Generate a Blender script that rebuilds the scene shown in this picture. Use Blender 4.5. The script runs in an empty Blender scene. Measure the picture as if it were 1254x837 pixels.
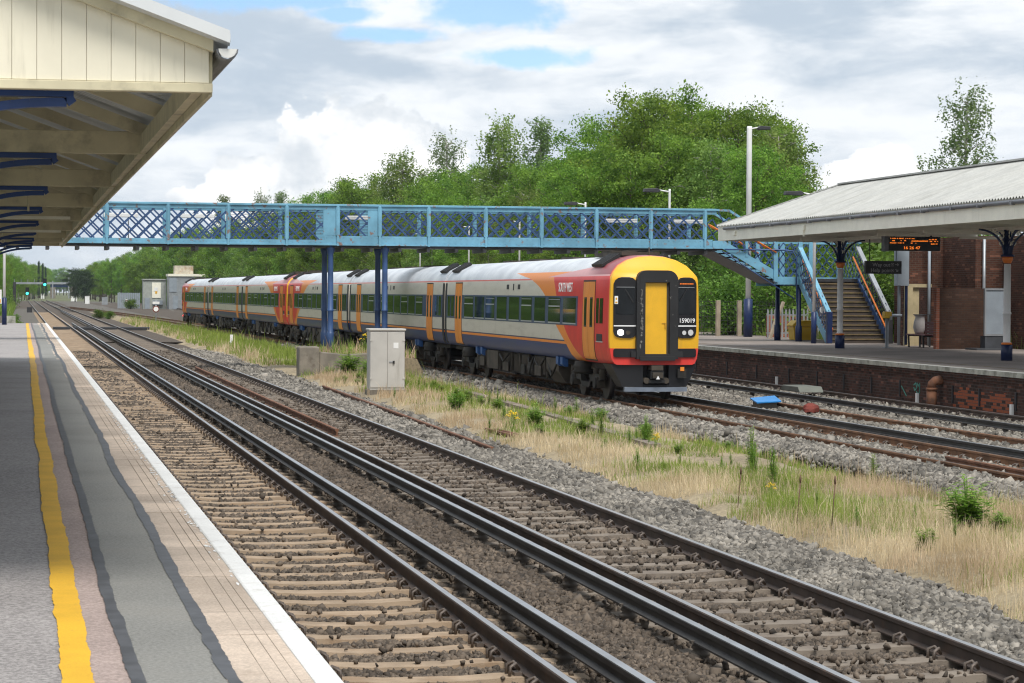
import bpy, bmesh, math, random
import numpy as np
from mathutils import Vector, Matrix
R = math.radians
rng = np.random.default_rng(7); random.seed(7)
scn = bpy.context.scene
COL = scn.collection

# ------------------------------------------------------------------ helpers
def tag(o, label=None, cat=None, group=None, kind=None):
    if label: o['label'] = label
    if cat: o['category'] = cat
    if group: o['group'] = group
    if kind: o['kind'] = kind
    return o

ROOT = {}
def thing(name, label, cat, loc=(0, 0, 0), rz=0.0, group=None):
    o = bpy.data.objects.new(name, None); COL.objects.link(o)
    o.empty_display_size = .2
    o.location = loc; o.rotation_euler = (0, 0, rz)
    ROOT[o.name] = Vector(loc)
    return tag(o, label, cat, group)

class MB:
    def __init__(s): s.v = []; s.f = []; s.m = []; s.sm = []
    def add(s, vs, fs, m=0, smooth=False):
        b = len(s.v); s.v += [tuple(p) for p in vs]
        for f in fs:
            s.f.append([b + i for i in f]); s.m.append(m); s.sm.append(smooth)
        return s
    def box(s, x0, x1, y0, y1, z0, z1, m=0):
        v = [(x0,y0,z0),(x1,y0,z0),(x1,y1,z0),(x0,y1,z0),(x0,y0,z1),(x1,y0,z1),(x1,y1,z1),(x0,y1,z1)]
        return s.add(v, [(0,3,2,1),(4,5,6,7),(0,1,5,4),(1,2,6,5),(2,3,7,6),(3,0,4,7)], m)
    def bar(s, p, q, w, h, m=0, up=(0,0,1)):
        p = Vector(p); q = Vector(q); d = (q-p).normalized(); u = Vector(up)
        r = d.cross(u)
        if r.length < 1e-4: r = d.cross(Vector((1,0,0)))
        r.normalize(); u = r.cross(d).normalized()
        a = r*(w/2); b = u*(h/2)
        v = [p-a-b, p+a-b, p+a+b, p-a+b, q-a-b, q+a-b, q+a+b, q-a+b]
        return s.add(v, [(0,3,2,1)[::-1],(4,5,6,7)[::-1],(0,1,5,4)[::-1],(1,2,6,5)[::-1],(2,3,7,6)[::-1],(3,0,4,7)[::-1]], m)
    def tube(s, pts, r, n=8, m=0, cap=True):
        pts = [Vector(p) for p in pts]; k = len(pts)
        rs = r if isinstance(r, (list, tuple)) else [r]*k
        vs = []; ref = None
        for i, p in enumerate(pts):
            d = (pts[min(i+1,k-1)]-pts[max(i-1,0)]).normalized()
            if ref is None:
                ref = d.cross(Vector((0,0,1)))
                if ref.length < 1e-3: ref = d.cross(Vector((1,0,0)))
            a = (ref - d*ref.dot(d)).normalized(); ref = a; b = d.cross(a)
            for j in range(n):
                t = 2*math.pi*j/n; vs.append(p + (a*math.cos(t)+b*math.sin(t))*rs[i])
        fs = []
        for i in range(k-1):
            for j in range(n):
                fs.append((i*n+j, i*n+(j+1)%n, (i+1)*n+(j+1)%n, (i+1)*n+j))
        s.add(vs, fs, m, True)
        if cap:
            b = len(s.v)-len(vs)
            s.f.append([b+j for j in range(n)][::-1]); s.m.append(m); s.sm.append(False)
            s.f.append([b+(k-1)*n+j for j in range(n)]); s.m.append(m); s.sm.append(False)
        return s
    def lathe(s, prof, c=(0,0,0), n=16, m=0):
        vs = []
        for r, z in prof:
            for j in range(n):
                t = 2*math.pi*j/n; vs.append((c[0]+r*math.cos(t), c[1]+r*math.sin(t), c[2]+z))
        fs = []
        for i in range(len(prof)-1):
            for j in range(n):
                fs.append((i*n+j, i*n+(j+1)%n, (i+1)*n+(j+1)%n, (i+1)*n+j))
        s.add(vs, fs, m, True)
        b = len(s.v)-len(vs)
        s.f.append([b+j for j in range(n)][::-1]); s.m.append(m); s.sm.append(False)
        s.f.append([b+(len(prof)-1)*n+j for j in range(n)]); s.m.append(m); s.sm.append(False)
        return s
    def disc_x(s, c, r, w, n=20, m=0):       # wheel: axis along x
        vs = []
        for dx in (-w/2, w/2):
            for j in range(n):
                t = 2*math.pi*j/n; vs.append((c[0]+dx, c[1]+r*math.cos(t), c[2]+r*math.sin(t)))
        fs = [(j, (j+1)%n, n+(j+1)%n, n+j) for j in range(n)]
        s.add(vs, fs, m, True)
        b = len(s.v)-2*n
        s.f.append([b+j for j in range(n)]); s.m.append(m); s.sm.append(False)
        s.f.append([b+n+j for j in range(n)][::-1]); s.m.append(m); s.sm.append(False)
        return s
    def prism(s, poly, axis, a, b, m=0):     # 2-D polygon extruded along axis between a and b
        def P(u, v, t): return {'x': (t,u,v), 'y': (u,t,v), 'z': (u,v,t)}[axis]
        n = len(poly)
        vs = [P(u,v,a) for u,v in poly] + [P(u,v,b) for u,v in poly]
        fs = [tuple(range(n))[::-1], tuple(range(n,2*n))] + [(i,(i+1)%n,n+(i+1)%n,n+i) for i in range(n)]
        return s.add(vs, fs, m)
    def build(s, name, mats, parent=None, off=None, bevel=0, fix=True):
        me = bpy.data.meshes.new(name)
        if off is None:
            off = ROOT.get(parent.name, Vector((0,0,0))) if parent is not None else Vector((0,0,0))
        off = Vector(off)
        me.from_pydata([tuple(Vector(p)-off) for p in s.v], [], s.f)
        if not isinstance(mats, (list, tuple)): mats = [mats]
        for mm in mats: me.materials.append(mm)
        me.polygons.foreach_set('material_index', s.m)
        me.polygons.foreach_set('use_smooth', s.sm)
        if fix:
            bm = bmesh.new(); bm.from_mesh(me); bmesh.ops.recalc_face_normals(bm, faces=bm.faces); bm.to_mesh(me); bm.free()
        o = bpy.data.objects.new(name, me); COL.objects.link(o)
        if parent is not None:
            o.parent = parent; ROOT[o.name] = off
        if bevel:
            b = o.modifiers.new('bevel', 'BEVEL'); b.width = bevel; b.segments = 2; b.limit_method = 'ANGLE'
        return o

def np_mesh(name, V, F, mats, midx=None, smooth=False):
    me = bpy.data.meshes.new(name)
    k = F.shape[1]
    me.vertices.add(len(V)); me.vertices.foreach_set('co', np.ascontiguousarray(V, dtype=np.float32).ravel())
    me.loops.add(F.size); me.loops.foreach_set('vertex_index', np.ascontiguousarray(F, dtype=np.int32).ravel())
    me.polygons.add(len(F))
    me.polygons.foreach_set('loop_start', np.arange(0, F.size, k, dtype=np.int32))
    try: me.polygons.foreach_set('loop_total', np.full(len(F), k, dtype=np.int32))
    except Exception: pass
    if not isinstance(mats, (list, tuple)): mats = [mats]
    for m in mats: me.materials.append(m)
    if midx is not None: me.polygons.foreach_set('material_index', midx.astype(np.int32))
    if smooth: me.polygons.foreach_set('use_smooth', np.ones(len(F), dtype=bool))
    me.update(calc_edges=True)
    return me
def np_obj(name, V, F, mats, parent=None, midx=None, smooth=False):
    o = bpy.data.objects.new(name, np_mesh(name, V, F, mats, midx, smooth)); COL.objects.link(o)
    if parent is not None: o.parent = parent
    return o

KIDS = {}
def children(o): return list(o.children)
def copy_tree(o, parent=None):
    c = o.copy(); COL.objects.link(c)
    if parent is not None: c.parent = parent
    for ch in children(o): copy_tree(ch, c)
    return c

def text_obj(name, body, size, mat, parent, loc, rot, extrude=.004, align='CENTER', sx=1.0):
    cu = bpy.data.curves.new(name, 'FONT'); cu.body = body; cu.size = size; cu.extrude = extrude
    cu.offset = size*.012; cu.align_x = align; cu.align_y = 'CENTER'
    t = bpy.data.objects.new(name+'_src', cu); COL.objects.link(t)
    bpy.context.view_layer.update()
    me = bpy.data.meshes.new_from_object(t.evaluated_get(bpy.context.evaluated_depsgraph_get()))
    bpy.data.objects.remove(t, do_unlink=True)
    me.materials.clear(); me.materials.append(mat)
    o = bpy.data.objects.new(name, me); COL.objects.link(o); o.parent = parent
    o.location = loc; o.rotation_euler = rot; o.scale = (sx, 1, 1)
    return o

# ------------------------------------------------------------------ materials
class NT:
    def __init__(s, mat): s.t = mat.node_tree; s.n = s.t.nodes; s.l = s.t.links
    def new(s, typ, **kw):
        n = s.n.new(typ)
        for k, v in kw.items(): setattr(n, k, v)
        return n
    def put(s, sock, val):
        if isinstance(val, bpy.types.NodeSocket): s.l.new(val, sock)
        else:
            if sock.type == 'RGBA' and len(val) == 3: val = (*val, 1)
            sock.default_value = val
    def math(s, op, a, b=0.0, clamp=False):
        n = s.new('ShaderNodeMath', operation=op, use_clamp=clamp); s.put(n.inputs[0], a); s.put(n.inputs[1], b); return n.outputs[0]
    def mix(s, f, a, b):
        n = s.new('ShaderNodeMix', data_type='RGBA'); s.put(n.inputs[0], f); s.put(n.inputs[6], a); s.put(n.inputs[7], b); return n.outputs[2]
    def noise(s, vec, scale, detail=4, rough=.55, out='Fac'):
        n = s.new('ShaderNodeTexNoise'); s.l.new(vec, n.inputs['Vector']); n.inputs['Scale'].default_value = scale
        n.inputs['Detail'].default_value = detail; n.inputs['Roughness'].default_value = rough
        return n.outputs['Fac' if out == 'Fac' else 'Color']
    def ramp(s, f, lo, hi):
        n = s.new('ShaderNodeMapRange'); n.interpolation_type = 'SMOOTHSTEP'; s.put(n.inputs[0], f); n.inputs[1].default_value = lo; n.inputs[2].default_value = hi; return n.outputs[0]
    def mapping(s, vec, scale):
        n = s.new('ShaderNodeMapping'); s.l.new(vec, n.inputs[0]); n.inputs['Scale'].default_value = scale; return n.outputs[0]

def newmat(name):
    m = bpy.data.materials.new(name); m.use_nodes = True
    t = NT(m); b = m.node_tree.nodes['Principled BSDF']
    return m, t, b
def scl(c, k): return tuple(min(1, x*k) for x in c)
MC = {}
def mat(name, col, rough=.6, metal=0.0, var=.15, vs=2.0, dirt=None, bump=0.0, bs=50, coord='pos', spec=.5, streak=None, island=0.0, fine=0.0, fs=80, coat=0.0):
    m, t, b = newmat(name)
    if coord == 'pos': P = t.new('ShaderNodeNewGeometry').outputs['Position']
    else: P = t.new('ShaderNodeTexCoord').outputs['Object']
    c = t.mix(t.ramp(t.noise(P, vs, 5), .3, .7), scl(col, 1-var), scl(col, 1+var))
    if fine:
        c = t.mix(t.ramp(t.noise(P, fs, 3, .7), .35, .65), t.mix(fine, c, scl(col, .3)), t.mix(fine*.7, c, scl(col, 1.8)))
    if island:
        ri = t.new('ShaderNodeNewGeometry').outputs['Random Per Island']
        h = t.new('ShaderNodeHueSaturation'); t.put(h.inputs['Color'], c)
        t.put(h.inputs['Value'], t.math('ADD', t.math('MULTIPLY', ri, island*2), 1-island)); c = h.outputs[0]
    if dirt:
        dc, ds, lo, hi, amt = dirt
        c = t.mix(t.math('MULTIPLY', t.ramp(t.noise(P, ds, 6, .65), lo, hi), amt), c, dc)
    if streak:
        dc, sc, lo, hi, amt = streak
        c = t.mix(t.math('MULTIPLY', t.ramp(t.noise(t.mapping(P, sc), 1.0, 5, .6), lo, hi), amt), c, dc)
    t.put(b.inputs['Base Color'], c)
    b.inputs['Roughness'].default_value = rough; b.inputs['Metallic'].default_value = metal
    b.inputs['Specular IOR Level'].default_value = spec
    if coat: b.inputs['Coat Weight'].default_value = coat; b.inputs['Coat Roughness'].default_value = .1
    if bump:
        bp = t.new('ShaderNodeBump'); bp.inputs['Strength'].default_value = bump; bp.inputs['Distance'].default_value = .02
        t.put(bp.inputs['Height'], t.noise(P, bs, 6, .7)); t.l.new(bp.outputs[0], b.inputs['Normal'])
    return m

def brickmat(name, c1, c2, mortar, patch=None):
    m, t, b = newmat(name)
    P = t.new('ShaderNodeNewGeometry').outputs['Position']
    sep = t.new('ShaderNodeSeparateXYZ'); t.l.new(P, sep.inputs[0])
    s = t.math('ADD', sep.outputs[0], sep.outputs[1]); z = sep.outputs[2]
    row = t.math('FLOOR', t.math('DIVIDE', z, .075))
    u = t.math('ADD', t.math('DIVIDE', s, .225), t.math('MULTIPLY', t.math('PINGPONG', row, 1.0), .5))
    col = t.math('FLOOR', u); fu = t.math('FRACT', u); fv = t.math('FRACT', t.math('DIVIDE', z, .075))
    eu = t.math('MINIMUM', fu, t.math('SUBTRACT', 1, fu)); ev = t.math('MINIMUM', fv, t.math('SUBTRACT', 1, fv))
    brick = t.math('MULTIPLY', t.math('GREATER_THAN', eu, .028), t.math('GREATER_THAN', ev, .085))
    cmb = t.new('ShaderNodeCombineXYZ'); t.put(cmb.inputs[0], col); t.put(cmb.inputs[1], row)
    wn = t.new('ShaderNodeTexWhiteNoise', noise_dimensions='2D'); t.l.new(cmb.outputs[0], wn.inputs['Vector']); rnd = wn.outputs['Value']
    c = t.mix(rnd, c1, c2)
    c = t.mix(t.math('MULTIPLY', t.math('GREATER_THAN', rnd, .93), .6), c, scl(c2, 2.2))
    c = t.mix(t.math('MULTIPLY', t.ramp(t.noise(P, 1.3, 6, .7), .4, .68), .6), c, scl(c1, .4))
    if patch:
        pc, y0, y1, z1 = patch
        ym = t.math('MULTIPLY', t.ramp(sep.outputs[1], y0, y0+1.8), t.math('SUBTRACT', 1, t.ramp(sep.outputs[1], y1-1.2, y1)))
        zm = t.math('SUBTRACT', 1, t.ramp(z, z1-.35, z1))
        f = t.math('GREATER_THAN', t.math('MULTIPLY', t.math('MULTIPLY', ym, zm), 1.15), t.math('SUBTRACT', 1.42, rnd))
        c = t.mix(f, c, pc)
    c = t.mix(brick, mortar, c)
    t.put(b.inputs['Base Color'], c); b.inputs['Roughness'].default_value = .9; b.inputs['Specular IOR Level'].default_value = .2
    bp = t.new('ShaderNodeBump'); bp.inputs['Strength'].default_value = .5; bp.inputs['Distance'].default_value = .01
    t.put(bp.inputs['Height'], brick); t.l.new(bp.outputs[0], b.inputs['Normal'])
    return m

def emit(name, col, s):
    m, t, b = newmat(name)
    t.put(b.inputs['Base Color'], (0,0,0)); t.put(b.inputs['Emission Color'], col); b.inputs['Emission Strength'].default_value = s
    return m

def leafmat(name, c1, c2, trans=.3, objvar=.16):
    m, t, b = newmat(name)
    ri = t.new('ShaderNodeNewGeometry').outputs['Random Per Island']
    oi = t.new('ShaderNodeObjectInfo').outputs['Random']
    P = t.new('ShaderNodeTexCoord').outputs['Object']
    c = t.mix(t.math('ADD', t.math('MULTIPLY', ri, .4), t.math('MULTIPLY', t.ramp(t.noise(P, .8, 2), .38, .62), .6)), c1, c2)
    h = t.new('ShaderNodeHueSaturation'); t.put(h.inputs['Color'], c)
    t.put(h.inputs['Hue'], t.math('ADD', .485, t.math('MULTIPLY', oi, .03)))
    t.put(h.inputs['Value'], t.math('ADD', 1-objvar, t.math('MULTIPLY', oi, objvar*2)))
    c = h.outputs[0]
    t.put(b.inputs['Base Color'], c); b.inputs['Roughness'].default_value = .55; b.inputs['Specular IOR Level'].default_value = .3
    tr = t.new('ShaderNodeBsdfTranslucent'); t.put(tr.inputs[0], c)
    mx = t.new('ShaderNodeMixShader'); mx.inputs[0].default_value = trans
    t.l.new(b.outputs[0], mx.inputs[1]); t.l.new(tr.outputs[0], mx.inputs[2])
    t.l.new(mx.outputs[0], m.node_tree.nodes['Material Output'].inputs[0])
    return m

M = {}
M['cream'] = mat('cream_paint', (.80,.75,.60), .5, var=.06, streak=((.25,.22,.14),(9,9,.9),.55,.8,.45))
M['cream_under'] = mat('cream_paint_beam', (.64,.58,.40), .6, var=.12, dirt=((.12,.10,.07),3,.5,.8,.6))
M['offwhite'] = mat('offwhite_paint', (.88,.85,.72), .5, var=.05, streak=((.4,.36,.27),(3,3,.6),.55,.85,.35))
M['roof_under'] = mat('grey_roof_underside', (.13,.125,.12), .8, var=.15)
M['roof_sheet'] = mat('grey_fibre_cement', (.43,.43,.405), .75, var=.08, streak=((.24,.24,.22),(.35,1.2,.5),.5,.75,.5), fine=.08, fs=14)
M['roof_light'] = mat('pale_roof_sheet', (.62,.64,.65), .5, var=.06)
M['gutter'] = mat('grey_gutter', (.16,.165,.18), .5, var=.2)
M['gutter_white'] = mat('white_gutter', (.62,.62,.6), .5, var=.15)
M['navy'] = mat('navy_paint', (.012,.025,.085), .4, var=.2, spec=.4)
M['bracket_blue'] = mat('bracket_blue_paint', (.018,.055,.20), .4, var=.2)
M['blue'] = mat('mid_blue_paint', (.035,.08,.20), .45, var=.25, dirt=((.02,.03,.08),3,.55,.8,.6))
M['lattice'] = mat('dark_blue_lattice_paint', (.030,.075,.185), .45, var=.2)
M['lightblue'] = mat('light_blue_paint', (.15,.35,.475), .45, var=.18, vs=1.2, dirt=((.24,.11,.06),4,.58,.66,.85), streak=((.05,.12,.2),(2.5,2.5,.7),.58,.8,.5))
M['orange'] = mat('orange_paint', (.75,.20,.03), .45, var=.1)
M['white'] = mat('white_paint', (.78,.78,.76), .5, var=.05, dirt=((.4,.38,.34),4,.6,.85,.5))
M['platwhite'] = mat('worn_white_line_paint', (.72,.72,.70), .6, var=.08, dirt=((.45,.41,.36),5,.55,.72,.7), fine=.14, fs=60)
M['yellowline'] = mat('worn_yellow_line_paint', (.72,.40,.02), .65, var=.1, dirt=((.3,.2,.08),9,.6,.75,.5), fine=.12)
M['asphalt'] = mat('platform_asphalt', (.325,.302,.292), .9, var=.18, vs=.6, bump=.5, bs=120, fine=.5, fs=42)
M['asphalt_pink'] = mat('pink_asphalt', (.37,.29,.26), .9, var=.14, vs=.7, bump=.4, bs=120, fine=.35, fs=45)
M['asphalt_patch'] = mat('grey_trench_patch', (.235,.232,.215), .9, var=.16, vs=.6, bump=.4, bs=120, fine=.3, fs=50, dirt=((.23,.215,.19),1.2,.45,.75,.5))
M['tar'] = mat('black_tar_joint', (.062,.064,.070), .5, var=.3, vs=6)
M['groove'] = mat('coping_groove', (.24,.20,.16), .9)
M['coping'] = mat('platform_coping_stone', (.50,.41,.33), .85, var=.22, vs=1.5, bump=.3, bs=70, fine=.22, fs=60, island=.12, dirt=((.27,.21,.16),3,.5,.75,.6), streak=((.25,.20,.16),(1.2,3.5,1),.55,.75,.5))
M['farplat'] = mat('far_platform_asphalt', (.235,.20,.178), .9, var=.25, vs=.4, fine=.15, fs=20)
M['kerb'] = mat('weathered_platform_edge', (.40,.40,.34), .85, var=.2, dirt=((.12,.12,.09),2.5,.45,.7,.8))
M['concrete'] = mat('weathered_concrete', (.21,.185,.15), .9, var=.25, vs=2, bump=.4, bs=30, dirt=((.10,.08,.06),3,.5,.7,.7))
M['sleeper'] = mat('concrete_sleeper', (.35,.262,.18), .9, var=.18, vs=3, bump=.3, bs=60, dirt=((.27,.15,.07),2.2,.5,.75,.6), island=.1)
M['sleeper_dark'] = mat('dirty_sleeper', (.205,.17,.135), .9, var=.2, vs=3, bump=.3, bs=60, dirt=((.13,.10,.08),4,.45,.7,.6), island=.1)
M['rail_side'] = mat('rusty_rail_side', (.075,.055,.045), .7, metal=.2, var=.3, vs=3, dirt=((.13,.07,.04),5,.5,.75,.6))
M['rail_orange'] = mat('orange_rust_rail_side', (.20,.10,.05), .8, metal=.1, var=.3, vs=3, dirt=((.09,.06,.04),5,.5,.75,.6))
M['rail_top'] = mat('polished_rail_top', (.46,.45,.45), .36, metal=1.0, var=.1)
M['cond_side'] = mat('conductor_rail_side', (.045,.042,.04), .6, metal=.3, var=.25)
M['cond_top'] = mat('conductor_rail_top', (.40,.41,.43), .35, metal=.9, var=.15)
M['rust'] = mat('rust', (.17,.075,.04), .85, var=.3, vs=5, dirt=((.07,.045,.035),6,.5,.7,.6))
M['pot'] = mat('insulator_pot', (.10,.085,.07), .7, var=.3)
M['clip'] = mat('rail_clip_steel', (.16,.13,.11), .6, metal=.5, var=.2)
M['ballast'] = mat('ballast_bed', (.085,.066,.05), .95, var=.3, vs=1.2, bump=1.0, bs=22, fine=.45, fs=18)
M['ballast_grey'] = mat('pale_ballast_bed', (.12,.108,.092), .95, var=.25, vs=1.2, bump=1.0, bs=22, fine=.45, fs=18)
M['stone'] = mat('brown_ballast_stone', (.125,.098,.074), .9, var=.3, vs=1.0, island=.65, dirt=((.065,.05,.038),.5,.4,.65,.6))
M['stone_grey'] = mat('grey_ballast_stone', (.19,.173,.148), .9, var=.3, vs=.8, island=.6)
M['soil'] = mat('grassy_soil', (.29,.235,.15), .95, var=.3, vs=.4, bump=.6, bs=20, fine=.3, fs=12)
M['ground'] = mat('rough_ground', (.11,.12,.05), .95, var=.35, vs=.05, fine=.3, fs=3)
M['platform_brick'] = brickmat('sooty_platform_brick', (.045,.028,.023), (.12,.055,.04), (.085,.072,.064), ((.30,.085,.04), 53.2, 58.8, .60))
M['brick'] = brickmat('red_station_brick', (.075,.032,.022), (.13,.055,.035), (.10,.08,.065))
M['brick_dark'] = brickmat('dark_screen_brick', (.085,.045,.03), (.06,.034,.025), (.055,.042,.035))
M['brick_red'] = brickmat('red_garden_brick', (.36,.12,.07), (.30,.11,.07), (.25,.2,.16))
M['grey_metal'] = mat('grey_painted_metal', (.47,.455,.42), .5, var=.07, vs=1.5, streak=((.2,.18,.15),(5,5,.6),.58,.85,.5))
M['galv'] = mat('galvanised_steel', (.34,.36,.38), .45, metal=.4, var=.12)
M['grey_box'] = mat('grey_green_cabinet_paint', (.34,.36,.33), .6, var=.1)
M['grey_panel'] = mat('blue_grey_panel', (.27,.31,.35), .55, var=.08)
M['black'] = mat('black_paint', (.012,.012,.013), .45, var=.2)
M['dark'] = mat('dark_grey_paint', (.035,.035,.038), .5, var=.2)
M['timber'] = mat('weathered_post', (.33,.27,.20), .9, var=.2)
M['yellow'] = mat('yellow_plastic', (.66,.42,.03), .5, var=.1)
M['step'] = mat('dark_step', (.07,.055,.045), .8, var=.2)
M['nosing'] = mat('faded_yellow_nosing', (.16,.115,.055), .7, var=.25)
M['bark'] = mat('tree_bark', (.10,.08,.06), .9, var=.3, coord='obj')
M['bark_pale'] = mat('birch_bark', (.32,.30,.27), .9, var=.3, vs=3, coord='obj', dirt=((.05,.045,.04),4,.5,.65,.8))
M['text_white'] = mat('white_lettering', (.85,.85,.85), .5, var=.02)
M['text_grey'] = mat('dim_lettering', (.30,.30,.30), .6, var=.02)
M['led'] = emit('orange_led', (1.0,.22,.02), .85)
M['green_light'] = emit('green_signal_light', (.05,1.0,.75), 3.0)
M['headlight'] = emit('lit_headlight', (1,1,1), 6.0)
M['red_light'] = emit('red_tail_light', (1,.03,.03), 3.0)
M['glassgrey'] = mat('lamp_glass', (.6,.6,.6), .2, var=.02)
M['bluesheet'] = mat('blue_plastic_sheet', (.03,.24,.60), .5, var=.1)
M['redbag'] = mat('red_netting', (.16,.03,.02), .8, var=.3)
M['bag'] = mat('clear_polythene', (.45,.43,.42), .35, var=.15)
M['bench'] = mat('maroon_bench_slats', (.13,.05,.055), .5, var=.15)
M['stone_cream'] = mat('cream_stone_jamb', (.48,.40,.24), .9, var=.12, dirt=((.25,.22,.12),3,.5,.75,.5))
M['slate'] = mat('dark_plinth', (.06,.065,.075), .8, var=.2)
# train paints
TR_Y = mat('train_yellow', (.78,.43,.02), .4, var=.07, coord='obj', streak=((.40,.22,.03),(9,9,1.2),.58,.85,.4))
TR_YD = mat('train_yellow_handle', (.50,.26,.015), .4, var=.04, coord='obj')
TR_WORN = mat('worn_pale_rubber', (.15,.145,.135), .8, var=.3, coord='obj')
TR_RED = mat('train_red', (.70,.045,.035), .35, var=.04, coord='obj', coat=.3)
TR_OR = mat('train_orange', (.80,.27,.03), .4, var=.06, coord='obj', streak=((.3,.12,.04),(1,9,.8),.5,.8,.4))
TR_NAVY = mat('train_navy', (.02,.045,.13), .35, var=.1, coord='obj', coat=.2)
TR_UNDER = mat('train_underframe_dirt', (.020,.018,.015), .8, var=.4, vs=2.5, coord='obj', dirt=((.065,.052,.038),3,.5,.75,.6))
TR_UNDER2 = mat('train_underframe_brown', (.055,.045,.034), .85, var=.35, vs=2.5, coord='obj')
TR_RUB = mat('train_black_rubber', (.013,.013,.014), .6, var=.25, coord='obj', dirt=((.28,.26,.24),7,.66,.72,.7))
TR_BLACK = mat('train_black_gloss', (.006,.006,.008), .5, var=.1, coord='obj')
TR_BLUEB = mat('train_step_blue', (.02,.085,.26), .5, var=.1, coord='obj')
TR_ALU = mat('window_aluminium', (.55,.57,.58), .35, metal=.6, var=.05, coord='obj')
TR_GLASS = mat('train_window_glass', (.010,.016,.013), .04, var=.2, coord='obj', spec=.8)
TR_GLASSD = mat('cab_window_glass', (.008,.010,.012), .06, var=.3, coord='obj', spec=.25)
TR_PLOUGH = mat('grey_blue_plough_edge', (.17,.20,.25), .5, var=.2, coord='obj')
TR_WHEEL = mat('train_wheel_steel', (.06,.05,.045), .6, metal=.4, var=.2, coord='obj')

def livery(name, driving):
    m, t, b = newmat(name)
    tc = t.new('ShaderNodeTexCoord').outputs['Object']
    sp = t.new('ShaderNodeSeparateXYZ'); t.l.new(tc, sp.inputs[0]); y = sp.outputs[1]; z = sp.outputs[2]
    LT = lambda a, bb: t.math('LESS_THAN', a, bb)
    GT = lambda a, bb: t.math('GREATER_THAN', a, bb)
    def AND(*a):
        r = a[0]
        for q in a[1:]: r = t.math('MULTIPLY', r, q)
        return r
    cream = (.60,.57,.49)
    grime = t.noise(t.mapping(tc, (1,.8,5)), 1.0, 5, .6)
    c = t.mix(t.math('MULTIPLY', t.ramp(grime, .45, .75), .35), cream, (.36,.33,.27))
    c = t.mix(AND(GT(z, 3.10)), c, t.mix(t.ramp(t.noise(t.mapping(tc,(1,.6,1)), 1.5, 5), .35, .7), (.50,.53,.57), (.66,.69,.72)))
    c = t.mix(AND(GT(z, 3.085), LT(z, 3.125)), c, (.62,.10,.06))
    c = t.mix(LT(z, 1.47), c, (.02,.04,.12))
    c = t.mix(AND(GT(z, 1.365), LT(z, 1.435)), c, (.85,.26,.03))
    c = t.mix(AND(LT(z, 1.365)), c, t.mix(t.ramp(grime, .4, .7), (.012,.036,.165), (.02,.045,.14)))
    if driving:
        def curve(pts):      # piecewise-linear y boundary as a function of z through a float curve
            n = t.new('ShaderNodeFloatCurve'); cm = n.mapping.curves[0]
            for i, (zz, yy) in enumerate(pts):
                if i < 2: cm.points[i].location = (zz/4, yy/14)
                else: cm.points.new(zz/4, yy/14)
            n.mapping.update()
            t.put(n.inputs[1], t.math('DIVIDE', z, 4.0)); return t.math('MULTIPLY', n.outputs[0], 14.0)
        yo = curve([(0.6,3.25),(1.1,4.4),(1.37,4.9),(1.87,6.15),(2.65,7.6),(3.09,9.5),(3.2,10.8),(3.3,12.1)])
        yr = curve([(0.6,2.25),(1.0,3.05),(1.2,3.7),(1.88,5.2),(2.65,6.15),(3.1,6.6),(3.3,6.9)])
        side = LT(z, 3.3)
        c = t.mix(AND(LT(y, yo), side), c, (.80,.25,.03))
        c = t.mix(AND(LT(y, yr), LT(z, 3.16)), c, t.mix(t.ramp(t.noise(tc, 1.5, 4), .3, .7), (.60,.022,.018), (.70,.03,.022)))
        c = t.mix(AND(LT(y, t.math('SUBTRACT', 7.5, t.math('MULTIPLY', t.math('SUBTRACT', z, 3.16), 20))), GT(z, 3.16)), c, (.66,.33,.33))
        c = t.mix(AND(GT(z, 3.2), t.math('SUBTRACT', 1, t.ramp(y, 1.2, 3.2))), c, (.30,.07,.08))
        yy = t.math('ADD', .26, t.math('MULTIPLY', t.math('MAXIMUM', t.math('SUBTRACT', z, 3.05), 0), .55))
        c = t.mix(AND(LT(y, t.math('ADD', yy, .06)), GT(z, 1.36)), c, (.72,.06,.03))
        c = t.mix(AND(LT(y, yy), GT(z, 1.36)), c, (.78,.42,.02))
        c = t.mix(AND(LT(y, .40), LT(z, 1.36)), c, (.72,.05,.04))
    low = t.math('SUBTRACT', 1, t.ramp(z, 1.0, 1.9))
    c = t.mix(t.math('MULTIPLY', t.math('MULTIPLY', low, t.ramp(t.noise(t.mapping(tc, (3,3,1.2)), 2.0, 6, .65), .35, .7)), .16), c, (.10,.085,.07))
    c = t.mix(t.math('MULTIPLY', t.ramp(t.noise(t.mapping(tc, (5,5,.7)), 1.5, 5, .6), .55, .8), .22), c, (.16,.14,.12))
    t.put(b.inputs['Base Color'], c); b.inputs['Roughness'].default_value = .38
    b.inputs['Specular IOR Level'].default_value = .35
    return m
LIV_D = livery('train_livery_driving', True); LIV_M = livery('train_livery_middle', False)

# ------------------------------------------------------------------ layout functions
PX = lambda d, Y: 22.77 + .012*(Y-50) + d          # right platform edge, slightly skewed
TX = lambda Y: -6.2e-5*max(0.0, Y-59)**2           # gentle curve of the train's track
def noise2(x, y, s, seed=0):                        # cheap value noise for numpy
    xs = np.asarray(x)/s; ys = np.asarray(y)/s
    xi = np.floor(xs).astype(int); yi = np.floor(ys).astype(int); fx = xs-xi; fy = ys-yi
    fx = fx*fx*(3-2*fx); fy = fy*fy*(3-2*fy)
    def h(a, b): 
        v = np.sin(a*127.1+b*311.7+seed*74.7)*43758.5453; return v-np.floor(v)
    return (h(xi,yi)*(1-fx)+h(xi+1,yi)*fx)*(1-fy)+(h(xi,yi+1)*(1-fx)+h(xi+1,yi+1)*fx)*fy

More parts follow.
